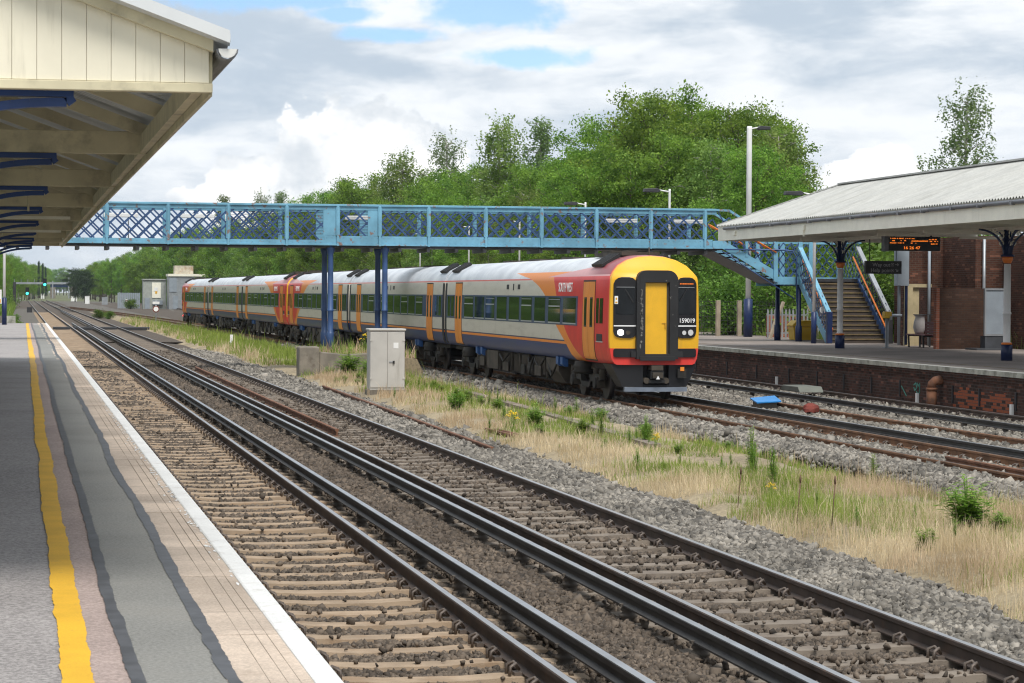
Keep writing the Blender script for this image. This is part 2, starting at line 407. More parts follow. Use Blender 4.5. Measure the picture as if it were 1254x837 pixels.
# ------------------------------------------------------------------ ground
def struct(o): o['kind'] = 'structure'; return o
def sheet(name, m, fx0, fx1, ys, z, nx=1, zfun=None):
    mb = MB(); vs = []; fs = []
    for Y in ys:
        a, b_ = fx0(Y), fx1(Y)
        for i in range(nx+1):
            X = a+(b_-a)*i/nx; vs.append((X, Y, z + (zfun(X, Y) if zfun else 0)))
    for j in range(len(ys)-1):
        for i in range(nx):
            k = j*(nx+1)+i; fs.append((k, k+1, k+nx+2, k+nx+1))
    mb.add(vs, fs, 0, True)
    return struct(mb.build(name, m, fix=False))
C = lambda v: (lambda Y: v)
sheet('ground', M['ground'], C(-1500), C(1500), [-60, 0, 60, 150, 300, 600, 1500, 4000], -.48, 6)
yl = list(np.arange(8, 60, .5))+list(np.arange(60, 160, 2))+list(np.arange(160, 700, 20))
def bumpy(a, s=.6, seed=1): return lambda X, Y: a*(float(noise2(X, Y, s, seed))-.5)
sheet('ballast_bed', M['ballast'], C(-3), C(9.3), [v for v in yl if v > 140], -.225)
sheet('ballast_bed', M['ballast'], C(1.38), C(9.3), [v for v in yl if v <= 141], -.225, 12, lambda X, Y: (bumpy(.05)(X, Y) if 8.1 > X > 1.6 else -.1*max(0, X-8.1)))
def mound(X, Y):
    w = max(0, min(1, (X-8.8)/.8))*max(0, min(1, (13.6-X)/.8))
    return w*(.05+.16*float(noise2(X, Y, 2.2, 3))) - .1*(1-w)
def island_left(Y): return 8.5
sheet('grass_verge', M['soil'], C(8.3), lambda Y: 13.9+TX(Y)*.9, [v for v in yl if v < 420], -.27, 14, mound)
sheet('ballast_bed', M['ballast_grey'], lambda Y: 13.1+TX(Y), lambda Y: PX(.02, Y) if Y < 145 else 24, yl, -.235, 16,
      lambda X, Y: bumpy(.06)(X, Y) - .22*max(0, min(1, (13.9+TX(Y)-X)/.8)))
sheet('station_yard', M['ground'], lambda Y: PX(9.6, Y), C(60), [30, 60, 90, 140, 200, 400], .62, 4)
sheet('gravel_yard', M['ballast'], C(15.5), C(30), [205, 300, 420, 600], -.22, 3)

# ------------------------------------------------------------------ left platform
P0, P1 = -25.0, 137.0
mb = MB(); mb.box(-9, 1.40, P0, P1, -.45, .915); struct(mb.build('platform', M['asphalt']))
def ragged(name, m, xl, xr, z, amp, step=.06, y0=P0, y1=P1-.4, seed=0, wander=None):
    ys = np.concatenate([np.arange(y0, 10, 1.0), np.arange(10, 40, step), np.arange(40, y1, .5)])
    r = np.random.default_rng(seed); n = len(ys)
    jl = r.normal(0, amp, n); jr = r.normal(0, amp, n)
    jl = .35*jl+amp*2.2*(noise2(ys*0, ys, .33, seed+20)-.5)+amp*2.0*(noise2(ys*0, ys, 1.1, seed+30)-.5); jr = .35*jr+amp*2.2*(noise2(ys*0, ys, .41, seed+40)-.5)+amp*2.0*(noise2(ys*0, ys, 1.3, seed+50)-.5)
    w = wander(ys) if wander is not None else np.zeros(n)
    vs = []; fs = []
    for i in range(n): vs += [(xl+w[i]+jl[i], ys[i], z), (xr+w[i]+jr[i], ys[i], z)]
    for i in range(n-1): fs.append((2*i, 2*i+1, 2*i+3, 2*i+2))
    return struct(MB().add(vs, fs).build(name, m, fix=False))
wv = lambda ys, a=.03, s=5, seed=4: (noise2(ys*0, ys, s, seed)-.5)*2*a
drift = lambda ys: np.interp(ys, [0, 30, 60, 140], [0, .0, .06, .16])
ragged('pink_platform_strip', M['asphalt_pink'], .25, .55, .919, .0, y1=P1-.2, wander=drift)
ragged('platform_patch', M['asphalt_patch'], .52, .96, .9225, .0, y1=P1-6, wander=drift)
ragged('yellow_line', M['yellowline'], .19, .335, .923, .0075, seed=2, wander=lambda y: drift(y)*.8+wv(y,.012,3,2))
ragged('tar_joint', M['tar'],   .495, .565, .9265, .006, seed=3, wander=lambda y: drift(y)*.6+wv(y,.018,5,5))
ragged('tar_joint', M['tar'], .925, 1.0, .9275, .007, seed=4, wander=lambda y: drift(y)+wv(y,.032,5,6))
mb = MB(); yy = P0; k = 0
rr = np.random.default_rng(5)
while yy < P1:                                   # coping slabs with open joints
    L = .9 + rr.uniform(-.02, .02); dz = rr.uniform(-.002, .002)
    mb.box(.94, 1.33, yy+.004, yy+L-.004, .85, .922+dz); yy += L
struct(mb.build('platform_coping', M['coping']))
mb = MB(); mb.box(1.333, 1.47, P0, P1, .80, .9245); o = struct(mb.build('white_edge_line', M['platwhite'], bevel=.015))
mb = MB(); yy = P0
for xg in (1.13, 1.21, 1.27):
    mb.box(xg, xg+.0022, P0, P1, .9215, .9249)
struct(mb.build('coping_groove', M['groove']))
mb = MB(); r_ = np.random.default_rng(12)
for i in range(260):
    Y = 30+r_.normal(0, 9); X = 1.333-abs(r_.normal(0, .035)); a = r_.uniform(.02,.10); b_ = r_.uniform(.004,.016)
    if Y < 13 or Y > 60: continue
    n_ = 7; mb.add([(min(1.345, X+b_*math.cos(6.283*k/n_)*r_.uniform(.5,1.2)), Y+a*math.sin(6.283*k/n_)*r_.uniform(.5,1.2), .9258) for k in range(n_)], [tuple(range(n_))])
struct(mb.build('white_paint_flakes', M['platwhite']))
# lower land beyond the platform end
sheet('beyond_platform_ground', M['ballast_grey'], C(-14), C(2.0), [137.2, 180, 260, 400], -.21, 2)

# ------------------------------------------------------------------ railway tracks
RP = [(-.07,0),(.07,0),(.07,.012),(.014,.03),(.012,.105),(.036,.12),(.036,.15),(.028,.159),(-.028,.159),(-.036,.15),(-.036,.12),(-.012,.105),(-.014,.03),(-.07,.012)]
CP = [(-.065,0),(.065,0),(.065,.015),(.02,.035),(.018,.075),(.04,.09),(.04,.125),(.034,.132),(-.034,.132),(-.04,.125),(-.04,.09),(-.018,.075),(-.02,.035),(-.065,.015)]
def rail(name, xf, ys, ztop, prof, mats, parent, topseg=7):
    h = prof[7][1]; n = len(prof); vs = []; fs = []; ms = []
    for Y in ys:
        for (u, w) in prof: vs.append((xf(Y)+u, Y, ztop-h+w))
    mb = MB(); b0 = 0
    mb.v = vs
    for j in range(len(ys)-1):
        for i in range(n):
            mb.f.append([j*n+i, j*n+(i+1)%n, (j+1)*n+(i+1)%n, (j+1)*n+i]); mb.m.append(1 if i == 7 else 0); mb.sm.append(False)
    mb.f.append(list(range(n))); mb.m.append(0); mb.sm.append(False)
    mb.f.append([(len(ys)-1)*n+i for i in range(n)]); mb.m.append(0); mb.sm.append(False)
    return mb.build(name, mats, parent)
def sleeper_shape(mb, xc, Y, ztop, half=1.25, ang=0.0, w=.145):
    # concrete sleeper with a dropped middle and chamfered shoulders
    prof = [(-half, -.02), (-.95, 0), (-.55, 0), (-.3, -.015), (.3, -.015), (.55, 0), (.95, 0), (half, -.02)]
    top = [];
    for u, dz in prof: top.append((u, dz))
    vs = []
    for u, dz in top:
        vs += [(xc+u, Y-w-.02+ang*u, ztop-.2), (xc+u, Y-w+.012+ang*u, ztop+dz), (xc+u, Y+w-.012+ang*u, ztop+dz), (xc+u, Y+w+.02+ang*u, ztop-.2)]
    fs = []
    for i in range(len(top)-1):
        for j in range(3): fs.append((4*i+j, 4*i+j+1, 4*i+j+5, 4*i+j+4))
    fs += [(0,1,2,3), tuple(4*(len(top)-1)+q for q in (3,2,1,0))]
    mb.add(vs, fs)
def clip_shape(mb, x, Y, z, s):
    # spring clip: a bent loop of bar beside the rail foot
    p = [(x+s*.17, Y-.06, z-.015), (x+s*.165, Y-.07, z+.06), (x+s*.12, Y-.045, z+.078), (x+s*.085, Y, z+.03),
         (x+s*.12, Y+.045, z+.08), (x+s*.165, Y+.07, z+.06), (x+s*.17, Y+.06, z-.01)]
    mb.tube(p, .014, 6)
    mb.box(x+s*.07 if s > 0 else x-.13, x+.13 if s > 0 else x-.07, Y-.055, Y+.055, z-.03, z+.012)
SP = .78
def track(label, x0, x1, xf, ystart, yend, sleepmat, railmats, ztop_sl, cond=None, y_first=10.6, ang=0.0, clip_n=24, clipmat='clip', y_sleep_end=330):
    xc = (x0+x1)/2
    t = thing('railway_track', label, 'railway track', (xc, 30, -.2))
    ysr = [ystart]+[v for v in range(int(ystart)+1, 60, 12)]+[v for v in range(60, int(yend), 8)]+[yend]
    rl = rail('rail', lambda Y: x0+xf(Y), ysr, 0, RP, railmats, t)
    rr_ = rail('rail', lambda Y: x1+xf(Y), ysr, 0, RP, railmats, t)
    r = np.random.default_rng(int(x0*10)); Ys = np.arange(y_first, y_sleep_end, SP); rest = MB(); restclip = MB()
    for i, Y in enumerate(Ys):
        dz = r.uniform(-.006, .006); a = ang+r.uniform(-.01, .01); ox = r.uniform(-.02, .02)
        if i < 100:
            mb = MB(); sleeper_shape(mb, xc+xf(Y)+ox, Y, ztop_sl+dz, ang=a); so = mb.build('sleeper', M[sleepmat], t)
        else: sleeper_shape(rest, xc+xf(Y)+ox, Y, ztop_sl+dz, ang=a)
        for xr in (x0, x1):
            for s in (-1, 1):
                if i < clip_n:
                    mb = MB(); clip_shape(mb, xr+xf(Y), Y, -.155, s); c = mb.build('rail_clip', M[clipmat], so, off=t.location)
                elif i < 90: clip_shape(restclip, xr+xf(Y), Y, -.155, s)
    if rest.v: tag(rest.build('sleeper', M[sleepmat], t), kind='stuff')
    if restclip.v: tag(restclip.build('rail_clip', M[clipmat], t), kind='stuff')
    if cond:
        for cx, ya, yb in cond:
            yc = [ya, ya+.8]+[v for v in range(int(ya)+8, int(yb)-3, 10)]+[yb-.8, yb]
            cr = rail('conductor_rail', lambda Y: cx(Y), yc, .075, CP, [M['cond_side'], M['cond_top']], t)
            far = MB(); kk = 0
            for Y in np.arange(ya+.9, min(yb, 200), 2.34):
                target = MB() if kk < 45 else far
                target.lathe([(.085,-.23),(.09,-.2),(.06,-.17),(.085,-.15),(.085,-.13),(.055,-.11),(.075,-.09),(.06,-.06)], (cx(Y), Y, 0), 10)
                target.box(cx(Y)-.08, cx(Y)+.08, Y-.035, Y+.035, -.0615, -.035)
                if kk < 45: target.build('insulator', M['pot'], cr, off=t.location)
                kk += 1
            if far.v: tag(far.build('insulator', M['pot'], cr, off=t.location), kind='stuff')
    return t
rm = [M['rail_side'], M['rail_top']]; ro = [M['rail_orange'], M['rail_side']]
nocurve = lambda Y: 0.0
track('railway track beside the near platform edge with pale brown concrete sleepers', 2.17, 3.79, nocurve, 8, 700, 'sleeper', rm, -.172,
      [(C(4.21), 8.5, 184.5), (C(4.21), 187.5, 205)], 10.3)
track('railway track with dark stone-covered sleepers between the near track and the grass strip', 5.755, 7.26, nocurve, 8, 700, 'sleeper_dark', rm, -.160,
      [(C(5.31), 8.5, 184.0), (C(5.31), 189, 330)], 10.55)
track('rusty orange-sided track the train stands on', 14.88, 16.38, lambda Y: TX(Y), 22, 420, 'sleeper_dark', ro, -.17,
      [(lambda Y: 16.82+TX(Y), 24, 140)], 24.2, clip_n=24)
track('far railway track along the brick platform wall', 0.0, 1.505, lambda Y: PX(-2.12, Y), 25, 420, 'sleeper', rm, -.17,
      [(lambda Y: PX(-2.62, Y), 26, 140)], 28.1, clip_n=22)
def loose_rail(label, p, q, mats, n=10):
    ys = np.linspace(p[1], q[1], n); rr_ = np.random.default_rng(int(p[1]*7))
    t = rail('spare_rail', lambda Y: p[0]+(q[0]-p[0])*(Y-p[1])/(q[1]-p[1]), list(ys), 0, RP, mats, None)
    t.data.transform(Matrix.Translation((0, 0, p[2])))
    return tag(t, label, 'rail')
ru = [M['rust'], M['rust']]
loose_rail('rusty spare rail lying between the rails of the second track', (6.24, 48.8, -.03), (6.30, 90, -.03), ru)
loose_rail('rusty spare rail lying along the edge of the dry grass', (8.36, 43.4, -.06), (8.86, 72.6, -.06), ru)
loose_rail('spare rail lying between the far tracks from the blue sheet', (18.65, 26.0, -.02), (18.86, 60.4, -.02), [M['rail_orange'], M['rust']])
loose_rail('rusty spare rail lying inside the train track near the right edge', (15.42, 24, -.02), (15.52, 39.5, -.02), ru)
for i, (a, b_) in enumerate([((9.75, 46.2), (9.55, 50.3)), ((9.9, 46.3), (9.72, 50.0))]):
    loose_rail(['short rusty bar half buried in the dry grass, nearer the near tracks','short rusty bar half buried in the dry grass, nearer the train'][i], (a[0], a[1], -.10), (b_[0], b_[1], -.10), ru, 3)
# boarded crossing
t = thing('boarded_crossing', 'dark boarded foot crossing laid across both near tracks', 'track crossing', (4.8, 186, -.2))
for a, b_ in ((.9, 2.15), (2.42, 3.65), (3.93, 5.6), (5.9, 7.1), (7.42, 9.6)):
    mb = MB(); mb.box(a, b_, 184.9, 187.1, -.2, .0); mb.build('board', M['dark'], t)

# ------------------------------------------------------------------ stones, grass
def icosa():
    p = (1+5**.5)/2
    v = np.array([(-1,p,0),(1,p,0),(-1,-p,0),(1,-p,0),(0,-1,p),(0,1,p),(0,-1,-p),(0,1,-p),(p,0,-1),(p,0,1),(-p,0,-1),(-p,0,1)], float)
    f = np.array([(0,11,5),(0,5,1),(0,1,7),(0,7,10),(0,10,11),(1,5,9),(5,11,4),(11,10,2),(10,7,6),(7,1,8),(3,9,4),(3,4,2),(3,2,6),(3,6,8),(3,8,9),(4,9,5),(2,4,11),(6,2,10),(8,6,7),(9,8,1)])
    return v/np.linalg.norm(v[0]), f
ICV, ICF = icosa()
def randrot(n):
    q = rng.normal(size=(n,4)); q /= np.linalg.norm(q, axis=1)[:,None]; w,x,y,z = q.T
    return np.stack([np.stack([1-2*(y*y+z*z),2*(x*y-z*w),2*(x*z+y*w)],-1),np.stack([2*(x*y+z*w),1-2*(x*x+z*z),2*(y*z-x*w)],-1),np.stack([2*(x*z-y*w),2*(y*z+x*w),1-2*(x*x+y*y)],-1)],1)
CBV = np.array([(x,y,z) for x in (-1,1) for y in (-1,1) for z in (-1,1)], float)
CBF = np.array([(0,1,3),(0,3,2),(4,6,7),(4,7,5),(0,4,5),(0,5,1),(2,3,7),(2,7,6),(0,2,6),(0,6,4),(1,5,7),(1,7,3)])
STV = []
for k in range(40):
    v = CBV*np.array([.95,.72,.55])*rng.uniform(.75,1.25,3)+rng.uniform(-.42,.42,(8,3)); STV.append(v)
STV = np.array(STV)
def stones(name, m, pts, sizes, label=None):
    n = len(pts); var = STV[rng.integers(0, 40, n)]
    Rm = randrot(n)
    tilt = np.einsum('nij,nkj->nki', Rm, var)
    V = tilt*sizes[:,None,None] + pts[:,None,:]
    F = CBF[None]+8*np.arange(n)[:,None,None]
    o = np_obj(name, V.reshape(-1,3), F.reshape(-1,3), m)
    return tag(o, label, 'ballast', kind='stuff')
def scatter(x0, x1, y0, y1, dens):
    n = int((x1-x0)*(y1-y0)*dens); return rng.uniform(x0, x1, n), rng.uniform(y0, y1, n)
P_ = []; S_ = []
def add_st(x, y, z, s): P_.append(np.stack([x,y,z],1)); S_.append(s)
def bed(y0, y1, dens, sz):
    for (a, b_, sx0, sx1, yf, top, keep) in ((1.45, 4.35, 1.73, 4.24, 10.3, -.172, .008), (5.2, 8.0, 5.25, 7.77, 10.55, -.16, .04)):
        x, y = scatter(a, b_, y0, y1, dens)
        ph = np.abs(((y-yf)/SP+.5) % 1-.5)*SP
        on = (x > sx0) & (x < sx1) & (ph < .197)
        nearrail = np.minimum.reduce([np.abs(x-q) for q in (2.17, 3.79, 5.755, 7.26)]) < .13
        keepm = (~on | (rng.uniform(size=len(x)) < keep)) & ~(nearrail)
        x, y, on = x[keepm], y[keepm], on[keepm]
        z = np.where(on, top+.008, top-.045+.03*rng.uniform(size=len(x))+.05*(noise2(x,y,.5,9)-.4)-np.where(x < 4.35, .022, .022))
        add_st(x, y, z, sz*np.minimum(1.55, rng.lognormal(0, .3, len(x))))
    x, y = scatter(4.3, 5.22, y0, y1, dens*1.25)
    k = (np.abs(x-4.21) > .1) & (np.abs(x-5.31) > .1); x, y = x[k], y[k]
    add_st(x, y, -.245+.05*rng.uniform(size=len(x))+.06*noise2(x,y,.6,2), sz*rng.lognormal(0,.3,len(x)))
bed(10, 20, 1400, .0185); bed(20, 34, 900, .021); bed(34, 60, 480, .025); bed(60, 120, 130, .030)
stones('ballast_stones', M['stone'], np.concatenate(P_), np.concatenate(S_), 'brown track ballast stones between the near sleepers')
P_.clear(); S_.clear()
for y0, y1, d, sz in ((14, 26, 1000, .022), (26, 42, 560, .027), (42, 75, 200, .034), (75, 120, 45, .045)):   # shoulder by the grass
    x, y = scatter(7.4, 9.5, y0, y1, d)
    edge = 8.55+.35*noise2(x*0, y, 1.5, 5)+.25*noise2(x*0, y, .4, 6)+.6*np.clip((y-30)/60, 0, .6)
    k = x < edge+rng.normal(0, .1, len(x)); x, y = x[k], y[k]
    add_st(x, y, -.175-.1*np.clip(x-8.1,0,1)+.04*rng.uniform(size=len(x))+.05*noise2(x,y,.6,7), sz*rng.lognormal(0,.3,len(x)))
for y0, y1, d, sz in ((24, 45, 560, .031), (45, 70, 270, .037), (70, 130, 60, .05)):                        # train track
    x, y = scatter(13.0, 14.75, y0, y1, d)
    lo = 13.45+.5*(noise2(x*0, y, 2.5, 8)-.5)
    k = x > lo+rng.normal(0,.12,len(x)); x, y = x[k], y[k]; 
    add_st(x+TX(60)*0+np.array([TX(v) for v in y]), y, -.16-.24*np.clip((13.9-x)/.8,0,1)+.05*rng.uniform(size=len(x))+.05*noise2(x,y,.7,3), sz*rng.lognormal(0,.3,len(x)))
    x, y = scatter(15.1, 22.4, y0, y1, d*.7)
    e = 22.77+.012*(y-50); dd = x-e
    k = (np.abs(x-16.38) > .13) & (np.abs(x-16.82) > .1) & (dd < -.1) & (np.abs(dd+.615) > .13) & (np.abs(dd+2.12) > .13) & (np.abs(dd+2.62) > .1)
    ph = np.abs(((y-24.2)/SP+.5) % 1-.5)*SP; k &= ~((x < 16.95) & (ph < .15) & (rng.uniform(size=len(x)) < .85))
    ph = np.abs(((y-28.1)/SP+.5) % 1-.5)*SP; k &= ~((dd > -2.6) & (ph < .15))
    x, y = x[k], y[k]
    add_st(x, y, -.215+.05*rng.uniform(size=len(x))+.04*noise2(x,y,.7,4), sz*rng.lognormal(0,.3,len(x)))
stones('ballast_stones', M['stone_grey'], np.concatenate(P_), np.concatenate(S_), 'grey ballast stones along the track shoulders')

def ground_z(x, y):
    w = np.clip((x-8.8)/.8, 0, 1)*np.clip((13.6-x)/.8, 0, 1)
    return -.27 + w*(.05+.16*noise2(x, y, 2.2, 3)) - .1*(1-w)
def blades(name, mats, x, y, z, h, w, lean=.35, label=None, cat='grass', midx=None):
    n = len(x); a = rng.uniform(0, 2*np.pi, n); la = rng.uniform(0, 2*np.pi, n); ln = np.abs(rng.normal(0, lean, n))
    side = np.stack([np.cos(a), np.sin(a), a*0], 1); tip = np.stack([np.cos(la)*np.sin(ln), np.sin(la)*np.sin(ln), np.cos(ln)], 1)
    base = np.stack([x, y, z], 1); mid = base + (tip*.35+np.array([0,0,.28]))*h[:,None]*.9
    top = base + tip*h[:,None]; wd = w[:,None]*side
    V = np.stack([base-wd*.6, base+wd*.6, mid+wd*.5, mid-wd*.5, top+wd*.12, top-wd*.12], 1)
    F = np.array([[0,1,2,3],[3,2,4,5]])[None]+6*np.arange(n)[:,None,None]
    o = np_obj(name, V.reshape(-1,3), F.reshape(-1,4), mats, midx=None)
    return tag(o, label, cat, kind='stuff')
M['straw'] = leafmat('dry_straw', (.50,.40,.23), (.78,.67,.45), .3, .0)
M['straw_pink'] = leafmat('pinkish_seed_grass', (.42,.30,.19), (.66,.50,.35), .3, .0)
M['grass'] = leafmat('green_grass_blade', (.14,.22,.03), (.33,.42,.09), .35, .0)
M['weed'] = leafmat('weed_leaf', (.16,.30,.035), (.36,.50,.10), .4, .12)
M['flower'] = mat('yellow_ragwort_flower', (.75,.52,.02), .6, var=.1)
M['dead'] = mat('dead_brown_stalk', (.12,.07,.04), .8, var=.3)
def grassfield(y0, y1, dens, hs, ws):
    x, y = scatter(8.5, 14.0, y0, y1, dens)
    x = x + np.where(y > 59, -6.2e-5*(y-59)**2*.5, 0)
    lo = 8.75+.35*noise2(x*0,y,1.5,5)+.25*noise2(x*0,y,.4,6)+.6*np.clip((y-30)/60,0,.6)
    hi = 13.35+.5*(noise2(x*0,y,2.5,8)-.5)+np.where(y > 59, -6.2e-5*(y-59)**2, 0)
    k = (x > lo) & (x < hi) & (noise2(x,y,.9,21)+.35*noise2(x,y,.3,22)+np.where(y < 36, .12, 0)-np.where((x > 11.8) & (y > 34) & (y < 70), .10, 0)-np.where((y > 55) & (y < 74) & (x < 11), .12, 0) > .52)
    k &= ~((x > 9.5) & (x < 10.7) & (y > 66.5) & (y < 69.5)) & ~((y > 83.4) & (y < 95) & (x > 9.2))
    x, y = x[k], y[k]
    g = noise2(x,y,3.2,31)*.65+noise2(x,y,1.1,32)*.45                      # green-ness
    g += .22*np.exp(-((x-11.6)/1.1)**2)*np.clip((y-28)/12,0,1) - .30*np.clip((10.4-x)/1.2,0,1) + np.where(y > 80, .16, 0) - np.where((y>55)&(y<80)&(x<11), .12, 0)
    g -= np.where(y < 34, .10, 0)
    gm = g + rng.normal(0,.12,len(x)) > .51
    pink = (~gm) & (noise2(x,y,2.4,41)+.25*np.clip((x-12)/1.0,0,1)+np.where((y>50)&(y<85),.15,0) > .68)
    h = hs*rng.lognormal(0,.4,len(x))*np.where(gm, .85, 1.0)*(.6+.9*noise2(x,y,1.7,77)); w = ws*rng.uniform(.6,1.4,len(x))
    return x, y, ground_z(x,y)-.02, h, w, gm, pink
parts = [grassfield(18, 36, 800, .14, .0048), grassfield(36, 60, 420, .13, .0075), grassfield(60, 90, 200, .16, .012), grassfield(90, 240, 85, .25, .022)]
cat_ = [np.concatenate([p[i] for p in parts]) for i in range(7)]
for nm, msk, mm, lb in (('dry_grass', ~cat_[5] & ~cat_[6], M['straw'], 'straw coloured dry grass on the strip between the tracks'),
                    ('seed_grass', cat_[6], M['straw_pink'], 'pinkish brown seeding grass on the strip between the tracks'),
                    ('green_grass', cat_[5], M['grass'], 'fresh green grass on the strip between the tracks')):
    blades(nm, mm, *(c[msk] for c in cat_[:5]), label=lb)
# verge grass behind the far platform and by the relay cabins
x, y = rng.uniform(0,1,30000), rng.uniform(78, 150, 30000); xx = PX(8.2, y)+x*4.5
kk = ~((xx < 33.4) & (y < 93)); xx, y = xx[kk], y[kk]
blades('verge_grass', M['grass'], xx, y, np.full(len(xx), .6), .55*rng.lognormal(0,.3,len(xx)), np.full(len(xx), .03), label='rough grass at the foot of the trees behind the far platform')
x, y = rng.uniform(-14, -.8, 16000), rng.uniform(150, 420, 16000)
blades('verge_grass', M['grass'], x, y, np.full(len(x), -.25), .8*rng.lognormal(0,.4,len(x)), np.full(len(x), .07), label='rough green growth left of the line beyond the platform end')
x, y = rng.uniform(19.5, 40, 22000), rng.uniform(330, 520, 22000); k = (x < 23.3) | (x > 29.5); x, y = x[k & (x > 25)], y[k & (x > 25)]
blades('verge_grass', M['grass'], x, y, np.full(len(x), -.25), .9*rng.lognormal(0,.4,len(x)), np.full(len(x), .10), label='green verge below the distant wood')
# ------------------------------------------------------------------ left canopy
CY0, CY1 = 14.0, 64.5
t = thing('platform_canopy', 'cream boarded canopy with blue brackets over the near platform', 'canopy', (-1.0, CY0, .915))
SL = .36; AX = -3.0
def rz(x, base=4.10): return base + SL*(1.05-max(x, 2*AX-x))
mb = MB(); x = 1.05; bw = .1372                     # boarded gable end
mb2 = MB()
while x > -7.0:
    x0 = x-bw+.0016
    if x0 < AX < x: mb.prism([(x0,3.90),(x,3.90),(x,rz(x)),(AX,rz(AX)),(x0,rz(x0))], 'y', CY0, CY0+.03)
    else: mb.prism([(x0,3.90),(x,3.90),(x,rz(x)),(x0,rz(x0))], 'y', CY0, CY0+.03)
    x -= bw
gb = mb.build('gable_board', M['cream'], t, bevel=.003)
MB().prism([(-7.0,3.91),(1.04,3.91),(1.04,4.02),(AX,rz(AX)-.1),(-7.0,4.02)], 'y', CY0+.032, CY0+.05).build('gable_backing', M['cream'], t)
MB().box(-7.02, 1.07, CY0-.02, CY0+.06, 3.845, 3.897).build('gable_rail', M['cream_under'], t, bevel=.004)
mb = MB()                                          # barge board under the roof edge
for a, b_ in ((1.07, AX), (2*AX-1.07, AX)):
    mb.prism([(a, rz(a)-.02), (b_, rz(b_)-.02), (b_, rz(b_)+.05), (a, rz(a)+.05)], 'y', CY0-.06, CY0-.003)
mb.build('barge_board', M['cream_under'], t)
mb = MB(); ys = np.arange(CY0-.14, CY1+.15, .0366)
for sgn in (1, -1):                                # corrugated roof sheets
    vs = []; fs = []
    for j, Y in enumerate(ys):
        dz = .014*math.cos(2*math.pi*(Y-CY0)/.146)
        for xx in (1.16, AX):
            X = xx if sgn > 0 else 2*AX-xx
            vs += [(X, Y, rz(min(xx,1.05))-SL*max(0, xx-1.05)+.095+dz), (X, Y, rz(min(xx,1.05))-SL*max(0, xx-1.05)+.058+dz)]
    for j in range(len(ys)-1):
        a, b_ = 4*j, 4*j+4; fs += [(a,a+2,b_+2,b_), (a+1,b_+1,b_+3,a+3), (a,b_,b_+1,a+1)]
    fs += [(0,1,3,2)]
    mb.add(vs, fs)
mb.build('roof_sheet', M['roof_light'], t)
MB().prism([(1.155, rz(1.05)+.015), (AX, rz(AX)+.055), (AX, rz(AX)+.115), (1.155, rz(1.05)+.085)], 'y', CY0-.17, CY0-.142).build('roof_edge_trim', M['roof_light'], t)
BY = [20.9, 27.6, 34.4, 41.2, 48.0, 54.6, 60.0, 64.3]
for Y in BY:
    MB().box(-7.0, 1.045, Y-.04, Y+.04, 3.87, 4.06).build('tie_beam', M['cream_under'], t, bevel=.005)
for Y in np.arange(CY0+2.3, CY1, 2.23):
    mb = MB()
    for s in (1, -1):
        X0, X1 = (1.04, AX) if s > 0 else (2*AX-1.04, AX)
        mb.bar((X0, Y, rz(X0)-.05), (X1, Y, rz(X1)-.05), .06, .10)
    mb.build('rafter', M['cream_under'], t)
mb = MB(); mb.box(.985, 1.045, CY0+.06, CY1, 3.88, 4.02); mb.build('wall_plate', M['cream_under'], t)
ys = np.arange(CY0+.06, CY1, 2.0); mb = MB()
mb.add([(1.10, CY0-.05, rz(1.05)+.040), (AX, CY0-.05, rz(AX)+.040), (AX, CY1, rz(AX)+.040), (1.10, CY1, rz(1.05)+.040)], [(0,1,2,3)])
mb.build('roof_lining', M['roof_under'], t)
mb = MB(); x = CY0+.035
while x < CY1: mb.box(1.05, 1.072, x, min(x+.136, CY1), 3.83, 4.10); x += .14
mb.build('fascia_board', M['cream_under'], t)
mb = MB(); arc = [(1.145+.062*math.cos(a), 4.085+.062*math.sin(a)-.0) for a in np.linspace(math.pi, 2*math.pi, 9)]
arc2 = [(1.145+.055*math.cos(a), 4.085+.055*math.sin(a)) for a in np.linspace(2*math.pi, math.pi, 9)]
mb.prism(arc+arc2, 'y', CY0-.12, CY1); g = mb.build('gutter', M['gutter'], t)
for Y in (17.1, 22.6, 28.2, 35, 41.5, 48, 55, 61.5):
    mb = MB(); mb.prism([(1.145+.075*math.cos(a), 4.085+.075*math.sin(a)) for a in np.linspace(math.pi, 2*math.pi, 9)], 'y', Y-.07, Y+.07); mb.build('gutter_joint', M['gutter_white'], g)
mb = MB(); mb.prism([(1.145+.052*math.cos(a), 4.085+.052*math.sin(a)) for a in np.linspace(math.pi, 2*math.pi, 9)], 'y', CY0-.135, CY0-.122); mb.build('gutter_end', M['gutter_white'], g)
CX = -1.15
for Y in [CY0+.28]+BY:
    mb = MB(); mb.lathe([(.11,.915),(.11,1.5),(.085,1.56),(.075,3.0),(.1,3.05),(.1,3.12),(.075,3.2),(.08,3.83)], (CX, Y, 0), 14)
    co = mb.build('column', M['navy'], t)
    mb = MB(); L = 1.45
    mb.box(CX-L, CX+L, Y-.045, Y+.045, 3.825, 3.868)
    for s in (1, -1):
        pts = [(CX+s*(.06+(L-.1)*u), Y, 3.05+.745*(1-(1-u)**2.2)**.62) for u in np.linspace(0, 1, 14)]
        for i in range(13): mb.bar(pts[i], pts[i+1], .075, .05)
        mb.bar(pts[-1], (CX+s*L, Y, 3.825), .075, .05)
    br = mb.build('bracket', M['bracket_blue'], co, off=t.location)
    mb = MB()
    for s in (1, -1):
        for (u, w, r) in ((.28, 3.68, .13), (.56, 3.76, .05), (.78, 3.79, .035)):
            mb.tube([(CX+s*u+r*math.cos(a), Y, w+r*math.sin(a)) for a in np.linspace(0, 2*math.pi, 17)], .012, 5, cap=False)
    mb.build('scrollwork', M['cream'], co, off=t.location)
